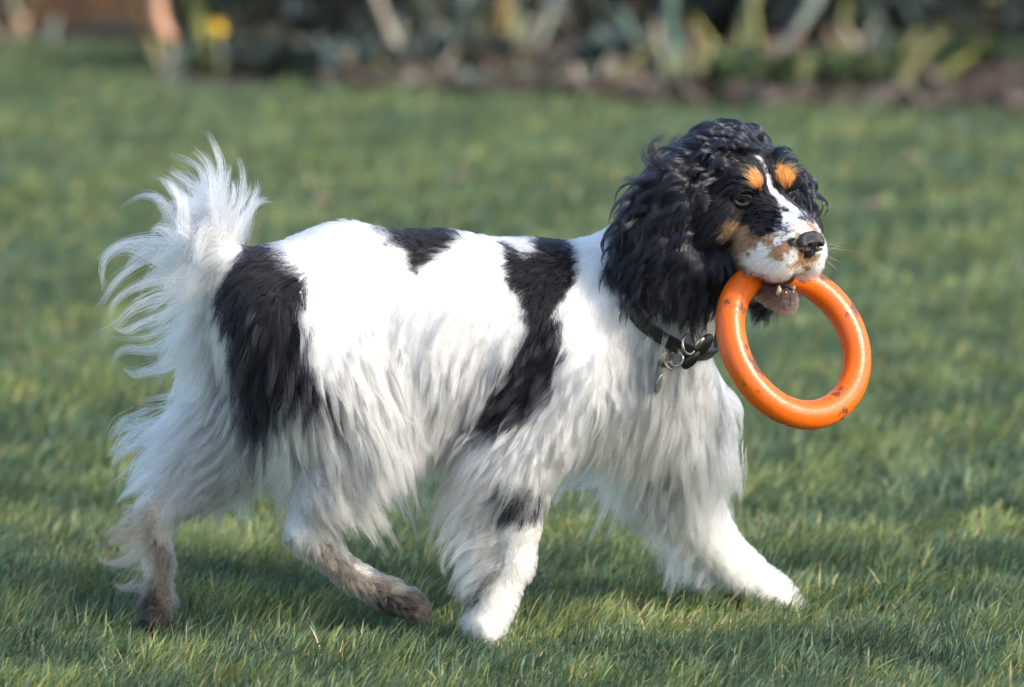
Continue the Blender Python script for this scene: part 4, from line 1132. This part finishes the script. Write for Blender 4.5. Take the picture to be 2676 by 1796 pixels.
for i in range(NU):
    for j in range(NV):
        F.append((i*NV+j, ((i+1) % NU)*NV+j, ((i+1) % NU)*NV+(j+1) % NV, i*NV+(j+1) % NV))
ringo = mesh_obj('toy_ring', V, F, mat_ring())
tag(ringo, 'scuffed orange rubber ring held in the mouth of the spaniel', 'toy ring')

# ------------------------------------------------------------------ collar with tags
na = norm(.62*RT+.66*UP-.44*FW)
cc = P(1765, 838, -.025)
e1 = norm(np.cross(na, np.array([0, 1.0, 0]))); e2 = np.cross(na, e1)
collar = empty('dog_collar', P(1790, 900, -.08))
tag(collar, 'black collar with metal tags around the neck of the spaniel', 'collar')
neckf = Field(body.lo, body.lo+body.h*(body.n-1), body.h); neckf.d = neck_d
loop = []
for k in range(72):
    a = 2*math.pi*k/72; d = math.cos(a)*e1+math.sin(a)*e2
    tt = np.linspace(.01, .16, 120); sdv = neckf(cc+d*tt[:, None])
    j = np.argmax(sdv > .011) if (sdv > .011).any() else 119
    loop.append(tt[j])
loop = np.minimum(np.array(loop), .068)
for _ in range(6): loop = (np.roll(loop, 1)+2*loop+np.roll(loop, -1))/4
V, F = [], []
for k in range(72):
    a = 2*math.pi*k/72; d = math.cos(a)*e1+math.sin(a)*e2
    c = cc+d*loop[k]
    for (hh_, oo) in ((-.0075, 0), (-.0075, .003), (.0075, .003), (.0075, 0)): V.append(c+na*hh_+d*oo)
for k in range(72):
    for j in range(4): F.append((k*4+j, ((k+1) % 72)*4+j, ((k+1) % 72)*4+(j+1) % 4, k*4+(j+1) % 4))
strap_m = mat_plain('collar_leather', (.012, .011, .012), .45, nscale=500, bump=.3, c2=(.02, .018, .02))
metal = mat_plain('tag_metal', (.62, .60, .56), .22, 1.0); dull = mat_plain('dull_metal', (.40, .38, .34), .38, 1.0)
blackp = mat_plain('black_plastic', (.012, .012, .013), .35)
mesh_obj('strap', V, F, strap_m, collar, False)
def circ(c, r, ax, n=28, sq=1.0):
    ax = norm(ax); u = norm(np.cross(ax, np.array([.3, .2, 1.0]))); v = np.cross(ax, u)
    return [c+r*(math.cos(2*math.pi*i/n)*u+sq*math.sin(2*math.pi*i/n)*v) for i in range(n)]
def ray_front(px, py, off=.010):
    ys = np.linspace(-.2, .1, 300); pts = np.array([P(px, py, y) for y in ys]); sdv = body(pts)
    j = np.argmax(sdv < off); return pts[j] if (sdv < off).any() else P(px, py, -.07)
tc_ = np.array([0, -1.0, .2])
f0 = ray_front(1800, 900, .014)
V, F = tube(circ(f0, .0105, norm(RT*.75+tc_*.65)), .0017, 8, True); mesh_obj('metal_loop', V, F, metal, collar)
f1 = ray_front(1768, 938, .014)
V, F = tube(circ(f1, .0075, norm(RT*-.4+tc_*.9)), .0013, 8, True); mesh_obj('split_ring', V, F, metal, collar)
f2 = ray_front(1748, 950, .014)
V, F = tube(circ(f2, .007, norm(RT*.7+tc_*.5+UP*.4)), .0012, 8, True); mesh_obj('split_ring', V, F, dull, collar)
def disc(c, r1, r2, u, v, th):
    u = norm(u); v = norm(v-u*np.dot(u, v)); n_ = np.cross(u, v); V, F = [], []; n = 28
    for s, k in ((-1, .9), (-.6, 1), (.6, 1), (1, .9)):
        V += [c+u*r1*k*math.cos(2*math.pi*i/n)+v*r2*k*math.sin(2*math.pi*i/n)+n_*th*s*.5 for i in range(n)]
    for l in range(3):
        for i in range(n): F.append((l*n+i, l*n+(i+1) % n, (l+1)*n+(i+1) % n, (l+1)*n+i))
    F.append(tuple(range(n))[::-1]); F.append(tuple(3*n+i for i in range(n)))
    return V, F
f3 = ray_front(1728, 1000, .012)
V, F = disc(f3, .0125, .0125, norm(UP*.9+RT*.40), norm(RT*.35-UP*.1+FW*.85), .0016); o3 = mesh_obj('name_tag', V, F, dull, collar)
f4 = ray_front(1738, 940, .014)
V, F = disc(f4, .009, .009, norm(UP*.8+RT*.3), norm(RT*.6-UP*.2+FW*.7), .0016); mesh_obj('name_tag', V, F, dull, collar)
f5 = ray_front(1806, 940, .016)
V, F = disc(f5, .0125, .006, norm(RT*.66+UP*.72), norm(RT*.6-UP*.6+FW*.3), .005); mesh_obj('clip', V, F, blackp, collar)
f6 = ray_front(1835, 905, .016)
V, F = disc(f6, .016, .0075, norm(RT*.6+UP*.75), norm(RT*.6-UP*.6+FW*.3), .004); mesh_obj('buckle', V, F, blackp, collar)
f7 = ray_front(1828, 896, .020)
V, F = disc(f7, .0075, .0035, norm(RT*.6+UP*.75), norm(RT*.6-UP*.6+FW*.3), .003); mesh_obj('buckle_bar', V, F, metal, collar)
